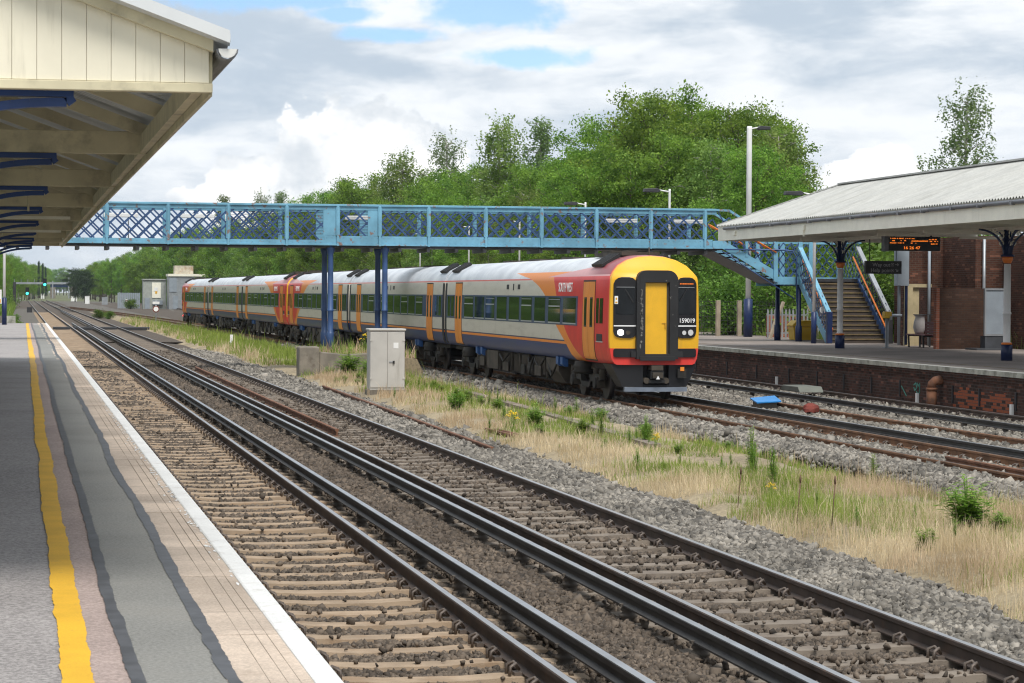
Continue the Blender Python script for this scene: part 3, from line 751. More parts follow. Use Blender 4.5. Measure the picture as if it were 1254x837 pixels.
for Y in (37.9, 46.5):
    mb = MB(); mb.box(-2.2, .75, Y-.03, Y+.03, 3.80, 3.845)
    mb.build('conduit', M['offwhite'], t)
for xx in (-.28, .1):
    mb = MB(); mb.tube([(xx, 31.0, 4.05), (xx, 31.0, 3.70)], .016, 6); mb.build('hanger', M['cream_under'], t)

# ------------------------------------------------------------------ footbridge
FBX = [-3.33, -1.19, .95, 3.09, 5.29, 7.47, 9.61, 11.5, 13.06, 14.9, 17.06, 19.19, 21.3, 23.42, 25.54]
YF, YB = 90.0, 92.3
t = thing('footbridge', 'light blue lattice footbridge with navy bracing and stairs to the far platform', 'footbridge', (11.3, 91, .7))
LB = M['lightblue']
for Y, nm in ((YF, 0), (YB, 1)):
    mb = MB(); x0, x1 = -3.5, 26.0
    mb.box(x0, x1, Y-.09, Y+.09, 5.88, 5.96); mb.box(x0, x1, Y-.03, Y+.03, 5.74, 5.88)
    mb.build('top_chord', LB, t, bevel=.01)
    mb = MB(); mb.box(x0, 11.0, Y-.03, Y+.03, 4.49, 4.64); mb.box(11.0, 25.84, Y-.03, Y+.03, 4.49, 4.79)
    mb.box(x0, 25.84, Y-.08, Y+.08, 4.44, 4.49)
    for xx in np.arange(x0+.1, 26, .21):
        for zz in ((4.55, 4.73) if xx > 11 else (4.56,)): mb.lathe([(.018,0),(.012,.012)], (0,0,0), 6) if False else mb.box(xx-.012, xx+.012, Y-.045, Y-.03, zz-.012, zz+.012)
    mb.build('bottom_chord', LB, t)
    for i, xx in enumerate(FBX):
        mb = MB(); mb.box(xx-.075, xx+.075, Y-.07, Y+.05, 4.66 if xx < 11 else 4.8, 5.9); mb.box(xx-.04, xx+.04, Y-.10, Y-.07, 4.42, 5.9)
        mb.build('post', LB, t, bevel=.008)
    MB().box(10.96, 11.42, Y-.035, Y+.02, 4.80, 5.735).build('cover_plate', LB, t)
    MB().box(12.62, 12.98, Y-.035, Y+.02, 4.80, 5.735).build('cover_plate', LB, t)
    for i in range(len(FBX)-1):
        a, b_ = FBX[i]+.08, FBX[i+1]-.08
        if i == 6: b_ = 10.96
        if i == 7: b_ = 12.62
        z0, z1 = (4.64 if a < 11 else 4.79), 5.75
        mb = MB(); H = z1-z0; n = max(2, round((b_-a)/.52)); st = (b_-a)/n
        for k in range(-int(H/st)-1, n+1):           # two families of flat bars, clipped to the panel
            for s in (1, -1):
                if s > 0: pa = [a+k*st, z0]; pb = [a+k*st+H, z1]
                else: pa = [a+k*st+H, z0]; pb = [a+k*st, z1]
                (xa, za), (xb, zb) = sorted([pa, pb])
                sl = (zb-za)/(xb-xa)
                if xb <= a or xa >= b_: continue
                if xa < a: za += sl*(a-xa); xa = a
                if xb > b_: zb -= sl*(xb-b_); xb = b_
                if xb-xa < .08: continue
                yo = Y + (.012 if s > 0 else -.012)
                mb.bar((xa, yo, za), (xb, yo, zb), .018, .062, up=(0,1,0)) if False else mb.bar((xa, yo, za), (xb, yo, zb), .02, .06)
        mb.build('lattice_panel', M['lattice'], t)
for i in range(5, len(FBX)-1):                        # fine wire mesh behind the lattice
    mb = MB()
    for zz in np.arange(4.82, 5.72, .055): mb.box(FBX[i]+.08, FBX[i+1]-.08, YF+.13, YF+.142, zz, zz+.013)
    mb.build('wire_mesh', M['dark'], t)
MB().box(-3.5, 26.05, YF+.1, YB-.1, 4.36, 4.46).build('deck', M['dark'], t)
for xx in np.arange(-3.3, 26, 1.07): MB().box(xx-.06, xx+.06, YF-.02, YB+.02, 4.22, 4.36).build('cross_beam', M['dark'], t)
for xx in (3.0, 5.8, 11.9, 21.9, 24.6):
    MB().box(xx, xx+1.25, YF+1.0, YF+1.12, 5.42, 5.58).build('strip_light', M['white'], t, bevel=.02)
for xx in (3.3, 5.2): MB().tube([(xx+.6, YF+1.06, 4.5), (xx+.6, YF+1.06, 5.45)], .02, 6).build('light_post', M['dark'], t)
for xx in (11.27, 13.30):
    for Y in (YF+.25, YB-.2):
        mb = MB(); mb.lathe([(.14,.45),(.14,1.18),(.125,1.22),(.108,1.24),(.108,2.0),(.125,2.02),(.125,2.06),(.108,2.08),(.10,4.1),(.16,4.3),(.16,4.44)], (xx, Y, 0), 16)
        mb.build('column', M['blue'], t)
# flight going right, landing, flight towards the camera
def lattice_quad(mb, o, du, dv, nu, nv, w=.05, th=.015):
    # lattice between parallel edges: point = o + du*u + dv*v
    o = Vector(o); du = Vector(du); dv = Vector(dv)
    for k in range(-nv, nu+1):
        for s in (1, -1):
            ua, ub = (k, k+nv) if s > 0 else (k+nv, k)
            va, vb = 0.0, 1.0
            if max(ua, ub) <= 0 or min(ua, ub) >= nu: continue
            def clipu(u): return min(max(u, 0), nu)
            ca, cb = clipu(ua), clipu(ub)
            if ub != ua:
                va2 = (ca-ua)/(ub-ua); vb2 = (cb-ua)/(ub-ua)
            if abs(cb-ca) < .05: continue
            p = o+du*(ca/nu)+dv*va2; q = o+du*(cb/nu)+dv*vb2
            mb.bar(p, q, th, w)
X0, Z0, X1, Z1 = 26.05, 4.62, 28.35, 3.45
for Y in (YF, YB):
    mb = MB(); mb.prism([(X0-.2, Z0-.17), (X0-.2, Z0+.13), (X0+.25, Z0+.13), (X1+.1, Z1+.12), (X1+.1, Z1-.25), (X0+.2, Z0-.17)], 'y', Y-.03, Y+.03); mb.build('flight_stringer', LB, t)
    mb = MB(); mb.bar((X0-.1, Y, 5.92), (X0+.45, Y, 5.90), .16, .08); mb.bar((X0+.45, Y, 5.90), (X1+.05, Y, 4.75), .16, .08); mb.build('flight_top_rail', LB, t)
    mb = MB(); lattice_quad(mb, (X0, Y, Z0+.1), (X1-X0, 0, Z1-Z0), (0,0,1.15), 5, 2); mb.build('flight_lattice', M['lattice'], t)
    for yo in (-.12, .12):
        MB().tube([(X0+.3, Y+yo, 5.42), (X1, Y+yo, 4.32)], .03, 8).build('handrail', M['orange'], t)
    MB().box(X1-.08, X1+.08, Y-.08, Y+.08, 3.2, 4.85).build('post', LB, t); MB().box(27.15, 27.25, Y-.05, Y+.05, 4.15, 5.4).build('post', LB, t)
mb = MB(); mb.add([(X0-.2, YF+.05, 4.40), (X1, YF+.05, 3.20), (X1, YB-.05, 3.20), (X0-.2, YB-.05, 4.40), (X0-.2, YF+.05, 4.34), (X1, YF+.05, 3.14), (X1, YB-.05, 3.14), (X0-.2, YB-.05, 4.34)], [(0,1,2,3),(7,6,5,4),(0,4,5,1),(2,6,7,3)])
mb.build('flight_soffit', M['dark'], t)
for i in range(8):
    f = (i+.5)/8
    MB().box(X0+(X1-X0)*i/8, X0+(X1-X0)*(i+1)/8+.03, YF+.05, YB-.05, Z0-.12-(Z0-Z1)*f-.02, Z0-.12-(Z0-Z1)*f+.02).build('step', M['step'], t)
MB().box(28.3, 31.75, YF+.02, YB, 3.22, 3.33).build('landing', M['dark'], t)
mb = MB(); mb.box(28.3, 29.3, YF-.02, YF+.02, 3.1, 3.4); mb.box(28.3, 31.75, YB, YB+.04, 3.05, 3.4); mb.box(31.73, 31.77, YF, YB, 3.1, 3.4); mb.build('landing_edge', LB, t)
mb = MB(); mb.box(28.3, 31.75, YB, YB+.1, 4.7, 4.78); mb.box(31.7, 31.8, YF, YB, 4.7, 4.78)
for xx in (29.35, 30.1, 30.55, 31.7): mb.box(xx-.1, xx+.1, YB-.02, YB+.06, 3.4, 4.75)
mb.build('landing_rail', LB, t)
for o_, du_, nu_ in (((28.3, YB+.02, 3.4), (3.4,0,0), 10), ((31.72, YF, 3.4), (0,2.3,0), 6), ((28.35, YF, 3.4), (.95,0,0), 3)):
    mb = MB(); lattice_quad(mb, o_, du_, (0,0,1.3), nu_, 3, .04); mb.build('landing_lattice', M['lattice'], t)
for (xx, Y) in ((29.35, YF+.15), (29.15, YB-.1), (31.6, YF+.15), (31.6, YB-.1)):
    mb = MB(); mb.lathe([(.13,.915),(.13,1.5),(.095,1.54),(.085,3.22)], (xx, Y, 0), 14); mb.build('landing_column', M['navy'], t)
MB().box(29.28, 29.42, YF-.02, YF+.12, 3.1, 4.85).build('post', LB, t)
mb = MB(); mb.tube([(26.3, YF-.12, 4.42), (28.6, YF-.12, 4.42), (29.0, YF-.12, 4.38), (29.15, YF-.12, 4.15), (29.18, YF-.12, 2.4)], .03, 8); mb.tube([(26.2, YF-.1, 4.36), (29.1, YF-.1, 2.55)], .025, 6); mb.build('cable', M['blue'], t)
SX0, SX1, SYT, SYB, SZT, SZB = 29.35, 31.7, 90.1, 86.55, 3.33, .915
NS = 14
for i in range(NS):
    z = SZT-(SZT-SZB)*(i+1)/NS+.0; yb = SYT-(SYT-SYB)*i/NS; ya = SYT-(SYT-SYB)*(i+1)/NS
    s_ = MB().box(SX0+.06, SX1-.06, ya-.02, yb, z-.04+.002, z+.0).build('step', M['step'], t) if i < NS-1 else None
    MB().box(SX0+.06, SX1-.06, yb-.012, yb+.01, z+.005, z+(SZT-SZB)/NS-.045).build('riser', M['step'], t)
    MB().box(SX0+.06, SX1-.06, yb-.045, yb+.012, z+(SZT-SZB)/NS-.04, z+(SZT-SZB)/NS+.004).build('step_nosing', M['nosing'], t)
for X, mm in ((SX0, LB), (SX1, M['blue'])):
    mb = MB(); mb.prism([(SYT+.05, SZT-.22), (SYT+.05, SZT+.10), (SYB-.02, SZB+.18), (SYB-.1, SZB), (SYB+.3, SZB)], 'x', X-.03, X+.03); mb.build('flight_stringer', mm, t)
    mb = MB(); mb.bar((X, SYT, SZT+1.22), (X, SYB, SZB+1.12), .17, .10); mb.build('flight_top_rail', LB if X == SX0 else M['galv'], t, bevel=.01)
    mb = MB(); lattice_quad(mb, (X, SYT, SZT+.08), (0, SYB-SYT, SZB-SZT+.05), (0,0,1.1), 9, 3, .05); mb.build('flight_lattice', M['navy'] if X == SX1 else M['lattice'], t)
    mb = MB(); mb.box(X-.1, X+.1, SYB-.13, SYB+.1, SZB, SZB+1.18); mb.build('newel_post', M['navy'] if X == SX0 else M['dark'], t, bevel=.02)
    xi = X+.12 if X == SX0 else X-.12
    mb = MB(); mb.tube([(xi, SYT+.2, SZT+.85), (xi, SYB+.2, SZB+.72), (xi, SYB-.02, SZB+.55), (xi, SYB+.05, SZB+.42)], .035, 8); mb.build('handrail', M['orange'], t)
MB().lathe([(.14,0),(.14,.03)], (0,0,0), 16)
mb = MB(); mb.prism([(29.32+.11*math.cos(a), 2.15+.13*math.sin(a)) for a in np.linspace(0, 2*math.pi, 17)[:-1]], 'y', 87.2, 87.23); mb.build('round_plate', M['white'], t)

# ------------------------------------------------------------------ far platform
ys = [30, 40, 50, 60, 70, 80, 90, 100, 120, 145]
def strip(name, m, d0, d1, z0, z1, y0=30, y1=145):
    ysv = [y for y in ys if y0 < y < y1]; ysv = [y0]+ysv+[y1]
    mb = MB(); vs = []
    for Y in ysv: vs += [(PX(d0,Y),Y,z0),(PX(d1,Y),Y,z0),(PX(d1,Y),Y,z1),(PX(d0,Y),Y,z1)]
    fs = [(0,1,2,3), tuple(4*(len(ysv)-1)+q for q in (3,2,1,0))]
    for i in range(len(ysv)-1):
        for j in range(4): fs.append((4*i+j, 4*i+(j+1)%4, 4*i+4+(j+1)%4, 4*i+4+j))
    mb.add(vs, fs)
    return mb.build(name, m)
struct(strip('platform', M['farplat'], .3, 10.0, -.45, .915))
struct(strip('platform_edge', M['kerb'], 0, .32, .80, .918))
struct(strip('white_edge_line', M['platwhite'], .0, .07, .9185, .9225))
struct(strip('yellow_line', M['nosing'], 1.18, 1.27, .9155, .919))
strip_o = strip('platform_wall', M['platform_brick'], .12, .5, -.45, .60); tag(strip_o, 'sooty brick wall below the edge of the far platform', 'wall')
for d, z0, z1 in ((.095, .60, .665), (.065, .667, .73), (.04, .732, .80)):
    b_ = strip('brick_course', M['platform_brick'], d, .5, z0, z1); b_.parent = strip_o
for Y in (54.0, 56.3, 58.1, 62.0, 64.3, 66.7, 69.2, 72.0, 75.5, 79, 83):
    mb = MB(); mb.box(PX(.085, Y), PX(.118, Y), Y-.03, Y+.03, .02, .45); mb.build('cable_hook', M['dark'], strip_o, off=(0,0,0))
for i, (Y, lab) in enumerate(((54.2, 'white marker plate on the brick wall right of the drain pipe'), (73.2, 'white marker plate on the brick wall left of the blue sheet'), (60.6, 'white marker plate on the brick wall between the blue sheet and the drain pipe'))):
    m_ = MB().box(PX(.05, Y), PX(.11, Y), Y-.06, Y+.06, -.14, .16).build('marker_plate', M['white'], None); tag(m_, lab, 'marker plate', 'marker plates on the platform wall')
mb = MB(); xp = PX(-.12, 59); mb.tube([(xp, 59.0, -.2), (xp, 59.0, .34)], .13, 12); mb.tube([(xp, 59.0, .30), (xp, 59.0, .37)], .15, 12)
mb.tube([(xp, 59.0, .36), (xp+.01, 58.99, .46), (xp+.08, 58.96, .54), (xp+.2, 58.9, .57), (xp+.3, 58.9, .57)], .12, 12)
tag(mb.build('drain_pipe', M['rust'], None), 'rusty elbow drain pipe rising against the brick platform wall', 'pipe')
M['graffiti'] = mat('teal_graffiti_paint', (.08,.28,.22), .7, var=.1)
g = MB()
for pts in ([(60.95,.36),(60.8,.42),(60.72,.3),(60.85,.22),(60.95,.3)], [(60.7,.42),(60.6,.34),(60.5,.42),(60.5,.2),(60.62,.12),(60.75,.2)], [(61.9,.30),(61.5,.05)]):
    for a, b_ in zip(pts, pts[1:]): g.bar((PX(.112, a[0]), a[0], a[1]), (PX(.112, b_[0]), b_[0], b_[1]), .014, .03)
tag(g.build('graffiti', M['graffiti'], None), 'teal graffiti scrawl on the sooty platform wall', 'graffiti')

# right canopy
t = thing('platform_canopy', 'hipped pale grey corrugated canopy over the far platform', 'canopy', (PX(4, 66), 66, .915))
YE = 82.0; Y0c = 33.0; dE, dR, dB = .6, 4.0, 7.6; zE, zR = 5.10, 6.42
mb = MB(); ysr = np.arange(Y0c, YE, .0375*1.0)
def roof_side(dA, name, pitch=.19):
    vs = []; fs = []; n = 0
    sgn = 1 if dA < dR else -1
    for Y in ysr:
        dz = .03*math.cos(2*math.pi*Y/pitch)
        top = dR if Y < YE-3.4 else dA+sgn*(YE-Y)*((abs(dR-dA))/3.4)
        zt = zE+(zR-zE)*abs(top-dA)/abs(dR-dA)
        vs += [(PX(dA-sgn*.08, Y), Y, zE-.03+dz), (PX(dA+(top-dA)*.5, Y), Y, (zE+zt)/2+dz), (PX(top, Y), Y, zt+dz)]
    for j in range(len(ysr)-1):
        for i in range(2): fs.append((3*j+i, 3*j+i+1, 3*j+4+i, 3*j+3+i))
    return MB().add(vs, fs, 0, False).build(name, M['roof_sheet'], t, fix=False)
roof_side(dE, 'roof_sheet'); roof_side(dB, 'roof_sheet')
vs = [(PX(dE, YE), YE+.05, zE-.03), (PX(dB, YE), YE+.05, zE-.03), (PX(dR, YE-3.4), YE-3.4, zR)]
MB().add(vs, [(0,1,2)]).build('roof_hip_sheet', M['roof_sheet'], t, fix=False)
mb = MB(); mb.bar((PX(dR, Y0c), Y0c, zR+.03), (PX(dR, YE-3.3), YE-3.3, zR+.03), .34, .05); mb.bar((PX(dE, YE), YE, zE+.01), (PX(dR, YE-3.4), YE-3.4, zR+.035), .2, .04); mb.bar((PX(dB, YE), YE, zE+.01), (PX(dR, YE-3.4), YE-3.4, zR+.035), .2, .04); mb.build('ridge_capping', M['roof_sheet'], t)
mb = MB(); yq = Y0c
while yq < YE: mb.box(PX(dE, yq), PX(dE, yq)+.025, yq, min(yq+.145, YE), 4.56, 5.06); yq += .15
xq = PX(dE, YE)
while xq < PX(dB, YE): mb.box(xq, min(xq+.145, PX(dB, YE)), YE-.025, YE, 4.56, 5.06); xq += .15
mb.build('fascia_board', M['offwhite'], t)
mb = MB()
for Y in np.arange(Y0c, YE-1, 4.0):
    y2 = min(Y+4.0, YE+.05)
    mb.tube([(PX(dE-.07, Y), Y, 4.97), (PX(dE-.07, y2), y2, 4.97)], .055, 8)
    mb.box(PX(dE-.14, Y), PX(dE, Y), Y+.5, Y+.53, 4.90, 5.0)
    mb.box(PX(dE-.14, Y), PX(dE, Y), Y+2.3, Y+2.33, 4.90, 5.0)
mb.build('gutter', M['gutter'], t)
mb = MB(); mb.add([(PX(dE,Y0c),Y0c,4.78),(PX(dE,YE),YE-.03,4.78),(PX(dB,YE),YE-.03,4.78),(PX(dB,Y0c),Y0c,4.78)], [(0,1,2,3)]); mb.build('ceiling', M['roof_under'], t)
for Y in np.arange(36, 81, 3.6): MB().box(PX(dE+.05, Y), PX(dB, Y), Y-.06, Y+.06, 4.62, 4.775).build('cross_beam', M['offwhite'], t)
mb = MB(); mb.bar((PX(3.96, Y0c), Y0c, 4.58), (PX(3.96, 81.5), 81.5, 4.58), .14, .1); mb.build('long_beam', M['offwhite'], t)
for i, Y in enumerate((78.7, 64.05, 49.4)):
    x = PX(3.96, Y)
    mb = MB(); mb.lathe([(.115,1.42),(.10,1.44),(.10,2.2),(.12,2.21),(.12,2.25),(.10,2.27),(.095,3.60)], (x, Y, 0), 18); co = mb.build('column', M['white'], t)
    mb = MB(); mb.lathe([(.16,.915),(.16,1.35),(.13,1.36)], (x, Y, 0), 18); mb.build('column_base', M['navy'], co, off=t.location)
    mb = MB(); mb.lathe([(.15,1.36),(.15,1.41),(.12,1.42)], (x, Y, 0), 18); mb.lathe([(.10,3.62),(.15,3.72),(.15,3.80)], (x, Y, 0), 18); mb.build('column_ring', M['orange'], co, off=t.location)
    mb = MB(); mb.lathe([(.19,3.80),(.19,3.85),(.11,3.88),(.11,4.55)], (x, Y, 0), 16)
    for dx, dy in ((1,0),(-1,0),(0,1),(0,-1)):
        pts = [(x+dx*(.1+.75*(1-math.cos(a))), Y+dy*(.1+.75*(1-math.cos(a))), 3.85+.7*math.sin(a)) for a in np.linspace(0, math.pi/2, 9)]
        for p, q in zip(pts, pts[1:]): mb.bar(p, q, .06, .05)
    mb.build('bracket', M['navy'], co, off=t.location)
    mb = MB()
    for dx, dy in ((1,0),(-1,0),(0,1),(0,-1)):
        for (u, w, r) in ((.2, 4.42, .11), (.42, 4.5, .06), (.18, 4.18, .06)):
            mb.tube([(x+dx*(u+r*math.cos(a)), Y+dy*(u+r*math.cos(a)), w+r*math.sin(a)) for a in np.linspace(0, 2*math.pi, 13)], .02, 5, cap=False)
    mb.build('scrollwork', M['offwhite'], co, off=t.location)
mb = MB(); mb.box(PX(dE-.06, 72.2), PX(dE+.02, 72.2), 72.0, 72.28, 4.70, 4.86); mb.box(PX(dE-.02, 72.2)-.02, PX(dE-.02, 72.2)+.02, 72.1, 72.14, 4.5, 4.72)
tag(mb.build('floodlight', M['offwhite'], None), 'small cream floodlight box on the canopy fascia above the display', 'light', 'small boxes on the far canopy fascia')
mb = MB(); mb.box(PX(dE-.06, 79.8), PX(dE+.02, 79.8), 79.7, 79.98, 4.72, 4.86)
tag(mb.build('floodlight', M['offwhite'], None), 'small cream floodlight box near the left end of the canopy fascia', 'light', 'small boxes on the far canopy fascia')
for i, (d, Y) in enumerate(((2.2, 77.5), (2.4, 70.5), (2.4, 66.5), (6.0, 73))):
    o = MB().box(PX(d, Y), PX(d, Y)+1.5, Y-.06, Y+.06, 4.50, 4.58).build('strip_light', M['offwhite'], None)
    tag(o, ['unlit strip light under the canopy above the way out sign', 'unlit strip light under the canopy right of the orange display', 'unlit strip light under the canopy next to the white column', 'unlit strip light under the canopy by the brick wall'][i], 'light', 'strip lights under the far canopy')

# station building
t = thing('station_building', 'red brick station building under the far canopy', 'building', (33, 80, .915))
mb = MB(); mb.box(32.42, 37.5, 80.0, 88.0, .8, 4.78); mb.build('wall', M['brick'], t)
mb = MB(); mb.box(33.42, 38.5, 60.0, 79.997, .8, 4.78); mb.build('wall', M['brick'], t)
mb = MB(); mb.box(31.98, 32.417, 83.0, 83.5, .8, 4.78); mb.box(31.0, 31.98, 83.2, 83.4, 3.05, 4.78); mb.box(30.98, 31.25, 83.18, 83.42, .8, 4.78); mb.build('wall', M['brick'], t)
mb = MB(); mb.box(31.0, 31.28, 83.0, 83.16, 1.25, 3.0); mb.box(30.98, 31.32, 82.95, 83.16, .915, 1.25); mb.box(31.28, 31.55, 83.1, 83.19, .915, 3.0); mb.box(31.0, 32.0, 83.0, 83.18, 3.0, 3.12); mb.build('stone_jamb', M['stone_cream'], t)
for i, (xx, Y) in enumerate(((30.72, 82.9), (31.85, 82.9), (32.7, 79.9), (30.95, 82.8))):
    mb = MB(); mb.tube([(xx, Y, .95), (xx, Y, 4.75)], .055, 10); mb.build('drainpipe', [M['grey_panel'], M['grey_panel'], M['galv'], M['navy']][i], t)
MB().box(30.55, 30.98, 82.6, 82.98, 3.05, 4.4).build('wall_cabinet', M['grey_panel'], t, bevel=.01)
mb = MB(); mb.tube([(30.4, 82.7, 2.0), (30.75, 82.7, 2.0)], .05, 8); mb.build('pipe_branch', M['grey_panel'], t)
mb = MB(); mb.box(33.36, 33.418, 70.0, 72.2, .93, 3.0); mb.build('door', M['grey_panel'], t)
mb = MB(); mb.box(33.30, 33.417, 66.0, 67.4, .93, 3.1); mb.build('door', M['white'], t)
MB().box(33.4, 38.4, 79.995, 80.0, .915, .92).build('threshold', M['slate'], t)
MB().box(32.05, 32.3, 79.93, 79.998, 2.25, 2.5).build('plaque', M['nosing'], t)
tag(MB().box(30.34, 32.0, 78.0, 78.2, .90, 2.96).build('screen_wall', M['brick_dark'], None), 'dark brick screen wall standing beside the bench', 'wall')
MB().box(30.22, 30.335, 77.98, 78.22, .915, 2.97).build('screen_wall_end', M['brick_red'], COL.objects['screen_wall'], off=(0,0,0))
t = thing('notice_board', 'blank blue grey notice board with frame on a dark plinth', 'notice board', (31.7, 76.5, .915))
MB().box(31.38, 32.05, 76.5, 76.55, 1.45, 2.90).build('panel', M['grey_panel'], t)
mb = MB(); mb.box(31.33, 31.38, 76.47, 76.57, 1.38, 2.96); mb.box(32.05, 32.10, 76.47, 76.57, 1.38, 2.96); mb.box(31.38, 32.05, 76.47, 76.57, 2.90, 2.96); mb.box(31.38, 32.05, 76.47, 76.57, 1.38, 1.45); mb.build('frame', M['galv'], t)
MB().box(31.36, 32.08, 76.49, 76.9, .915, 1.378).build('plinth', M['slate'], t); MB().box(30.95, 32.2, 76.2, 77.2, .915, .97).build('base_slab', M['slate'], t)
# bench, bag, signs
t = thing('platform_bench', 'maroon slatted bench beside the dark brick screen wall', 'bench', (30.6, 80, .915))
mb = MB()
for k in range(4): mb.box(30.28+.115*k, 30.38+.115*k, 79.2, 81.0, 1.34, 1.38)
mb.build('seat', M['bench'], t)
mb = MB()
for k in range(4): mb.bar((30.76+.045*k, 79.2, 1.46+.1*k), (30.76+.045*k, 81.0, 1.46+.1*k), .03, .085)
mb.build('backrest', M['bench'], t)
for Y in (79.4, 80.8):
    mb = MB(); mb.bar((30.32, Y, .915), (30.3, Y, 1.34), .05, .05); mb.bar((30.72, Y, .915), (30.74, Y, 1.36), .05, .05); mb.bar((30.3, Y, 1.32), (30.76, Y, 1.32), .05, .05); mb.bar((30.74, Y, 1.34), (30.92, Y, 1.82), .045, .045); mb.build('leg', M['dark'], t)
t = thing('refuse_bag', 'clear polythene rubbish bag hanging from a hoop by the bench', 'rubbish bag', (30.62, 80.6, 1.3))
mb = MB(); r_ = np.random.default_rng(3); prof = [(.02,1.36),(.12,1.37),(.18,1.45),(.2,1.6),(.18,1.8),(.16,1.95),(.19,2.03)]
vs = []; n = 14
for r, z in prof:
    for j in range(n):
        a = 2*math.pi*j/n; q = r*(1+r_.uniform(-.14,.14)); vs.append((30.62+q*math.cos(a), 80.6+q*math.sin(a), z))
mb.add(vs, [(i*n+j, i*n+(j+1)%n, (i+1)*n+(j+1)%n, (i+1)*n+j) for i in range(6) for j in range(n)], 0, True); mb.build('bag', M['bag'], t)
mb = MB(); mb.tube([(30.62+.2*math.cos(a), 80.6+.2*math.sin(a), 2.04) for a in np.linspace(0, 2*math.pi, 17)], .018, 6); mb.bar((30.8, 80.6, 2.04), (31.1, 80.6, 2.04), .05, .03); mb.bar((31.0, 80.6, .915), (31.0, 80.6, 2.04), .05, .05); mb.build('hoop', M['dark'], t)
t = thing('round_sign', 'small round white sign on the brick wall behind the bench', 'sign', (31.0, 79.6, 2.2))
MB().prism([(79.5+.26*math.cos(a), 2.1+.33*math.sin(a)) for a in np.linspace(0, 2*math.pi, 21)[:-1]], 'x', 30.98, 31.01).build('disc', M['white'], t)
mb = MB(); mb.box(31.01, 31.06, 79.45, 79.55, .915, 2.3); mb.build('post', M['dark'], t)
t = thing('departure_display', 'black departure display with orange lettering hanging under the far canopy', 'departure display', (27.0, 72, 4.55))
MB().box(26.30, 28.0, 71.95, 72.2, 4.09, 4.53).build('casing', M['black'], t, bevel=.01)
mb = MB(); mb.box(26.17, 26.30, 71.93, 72.22, 4.07, 4.55); mb.build('side_cap', M['gutter'], t)
mb = MB(); mb.box(26.5, 26.56, 72.05, 72.1, 4.53, 4.76); mb.box(27.7, 27.76, 72.05, 72.1, 4.53, 4.76); mb.build('bracket', M['dark'], t)
rq = np.random.default_rng(11); mb = MB()
def leds(x0, x1, z, h, fill):
    x = x0
    while x < x1:
        w = rq.uniform(.014, .03)
        if rq.uniform() < fill: mb.box(x, x+w, 71.944, 71.95, z+rq.uniform(0,.006), z+h-rq.uniform(0,.01))
        x += w+.009
leds(26.36, 26.78, 4.455, .034, .8); leds(26.82, 27.2, 4.455, .03, .35); leds(27.62, 27.85, 4.43, .034, .8)
leds(26.42, 26.52, 4.385, .04, .8); leds(26.7, 27.0, 4.385, .04, .4); leds(27.05, 27.6, 4.375, .04, .95); leds(27.65, 27.9, 4.37, .04, .6)
leds(26.35, 26.8, 4.315, .036, .75); leds(27.0, 27.2, 4.31, .036, .5); leds(27.65, 27.9, 4.29, .036, .8)
mb.build('lettering', M['led'], t)
text_obj('clock', '16 26 47', .125, M['led'], t, (27.06-27.0, 71.946-72, 4.18-4.55), (R(90), 0, 0), .002, sx=1.25)
t = thing('way_out_sign', 'dark hanging sign reading Way out and Help point', 'sign', (27.6, 76, 4.5))
MB().box(27.01, 28.19, 75.96, 76.04, 3.43, 3.81).build('board', M['black'], t)
mb = MB(); mb.box(26.98, 27.01, 75.94, 76.06, 3.41, 3.83); mb.box(28.19, 28.22, 75.94, 76.06, 3.41, 3.83); mb.box(27.01, 28.19, 75.94, 76.06, 3.81, 3.83); mb.box(27.01, 28.19, 75.94, 76.06, 3.41, 3.43); mb.build('frame', M['dark'], t)
mb = MB(); mb.tube([(27.14, 76, 3.83), (27.14, 76, 4.75)], .015, 6); mb.tube([(28.05, 76, 3.83), (28.05, 76, 4.75)], .015, 6); mb.build('hanger', M['dark'], t)
text_obj('lettering', 'Way out', .17, M['text_grey'], t, (27.53-27.6, 75.955-76, 3.70-4.5), (R(90), 0, 0), .002)
text_obj('lettering', 'Help point', .17, M['text_grey'], t, (27.53-27.6, 75.955-76, 3.52-4.5), (R(90), 0, 0), .002)
mb = MB()
for zz in (3.66, 3.47):
    mb.box(27.86, 27.87, 75.953, 75.96, zz, zz+.1); mb.box(27.95, 27.96, 75.953, 75.96, zz, zz+.1); mb.box(27.87, 27.95, 75.953, 75.96, zz, zz+.01); mb.box(27.87, 27.95, 75.953, 75.96, zz+.09, zz+.1); mb.box(27.895, 27.925, 75.953, 75.96, zz+.03, zz+.07)
mb.bar((28.0, 75.956, 3.71), (28.12, 75.956, 3.71), .006, .02); mb.bar((28.08, 75.956, 3.75), (28.12, 75.956, 3.71), .006, .02); mb.bar((28.08, 75.956, 3.67), (28.12, 75.956, 3.71), .006, .02)
mb.bar((28.02, 75.956, 3.56), (28.1, 75.956, 3.49), .006, .02); mb.bar((28.1, 75.956, 3.55), (28.1, 75.956, 3.49), .006, .02); mb.bar((28.04, 75.956, 3.49), (28.1, 75.956, 3.49), .006, .02)
mb.build('symbol', M['text_grey'], t)
t = thing('help_point', 'grey post with a yellow and green help box near the stairs', 'help point', (28.85, 79.0, .915))
mb = MB(); mb.lathe([(.17,.915),(.17,.94),(.06,.95),(.06,1.95)], (28.85, 79, 0), 12); mb.build('post', M['galv'], t)
MB().box(28.72, 28.98, 78.86, 79.14, 1.93, 2.16).build('box', M['yellow'], t, bevel=.03); MB().box(28.9, 28.985, 78.85, 78.99, 1.88, 2.0).build('side_panel', M['grey_box'], t)
t = thing('grit_bin', 'yellow plastic grit bin beside the footbridge stairs', 'grit bin', (30.3, 92.4, .915))
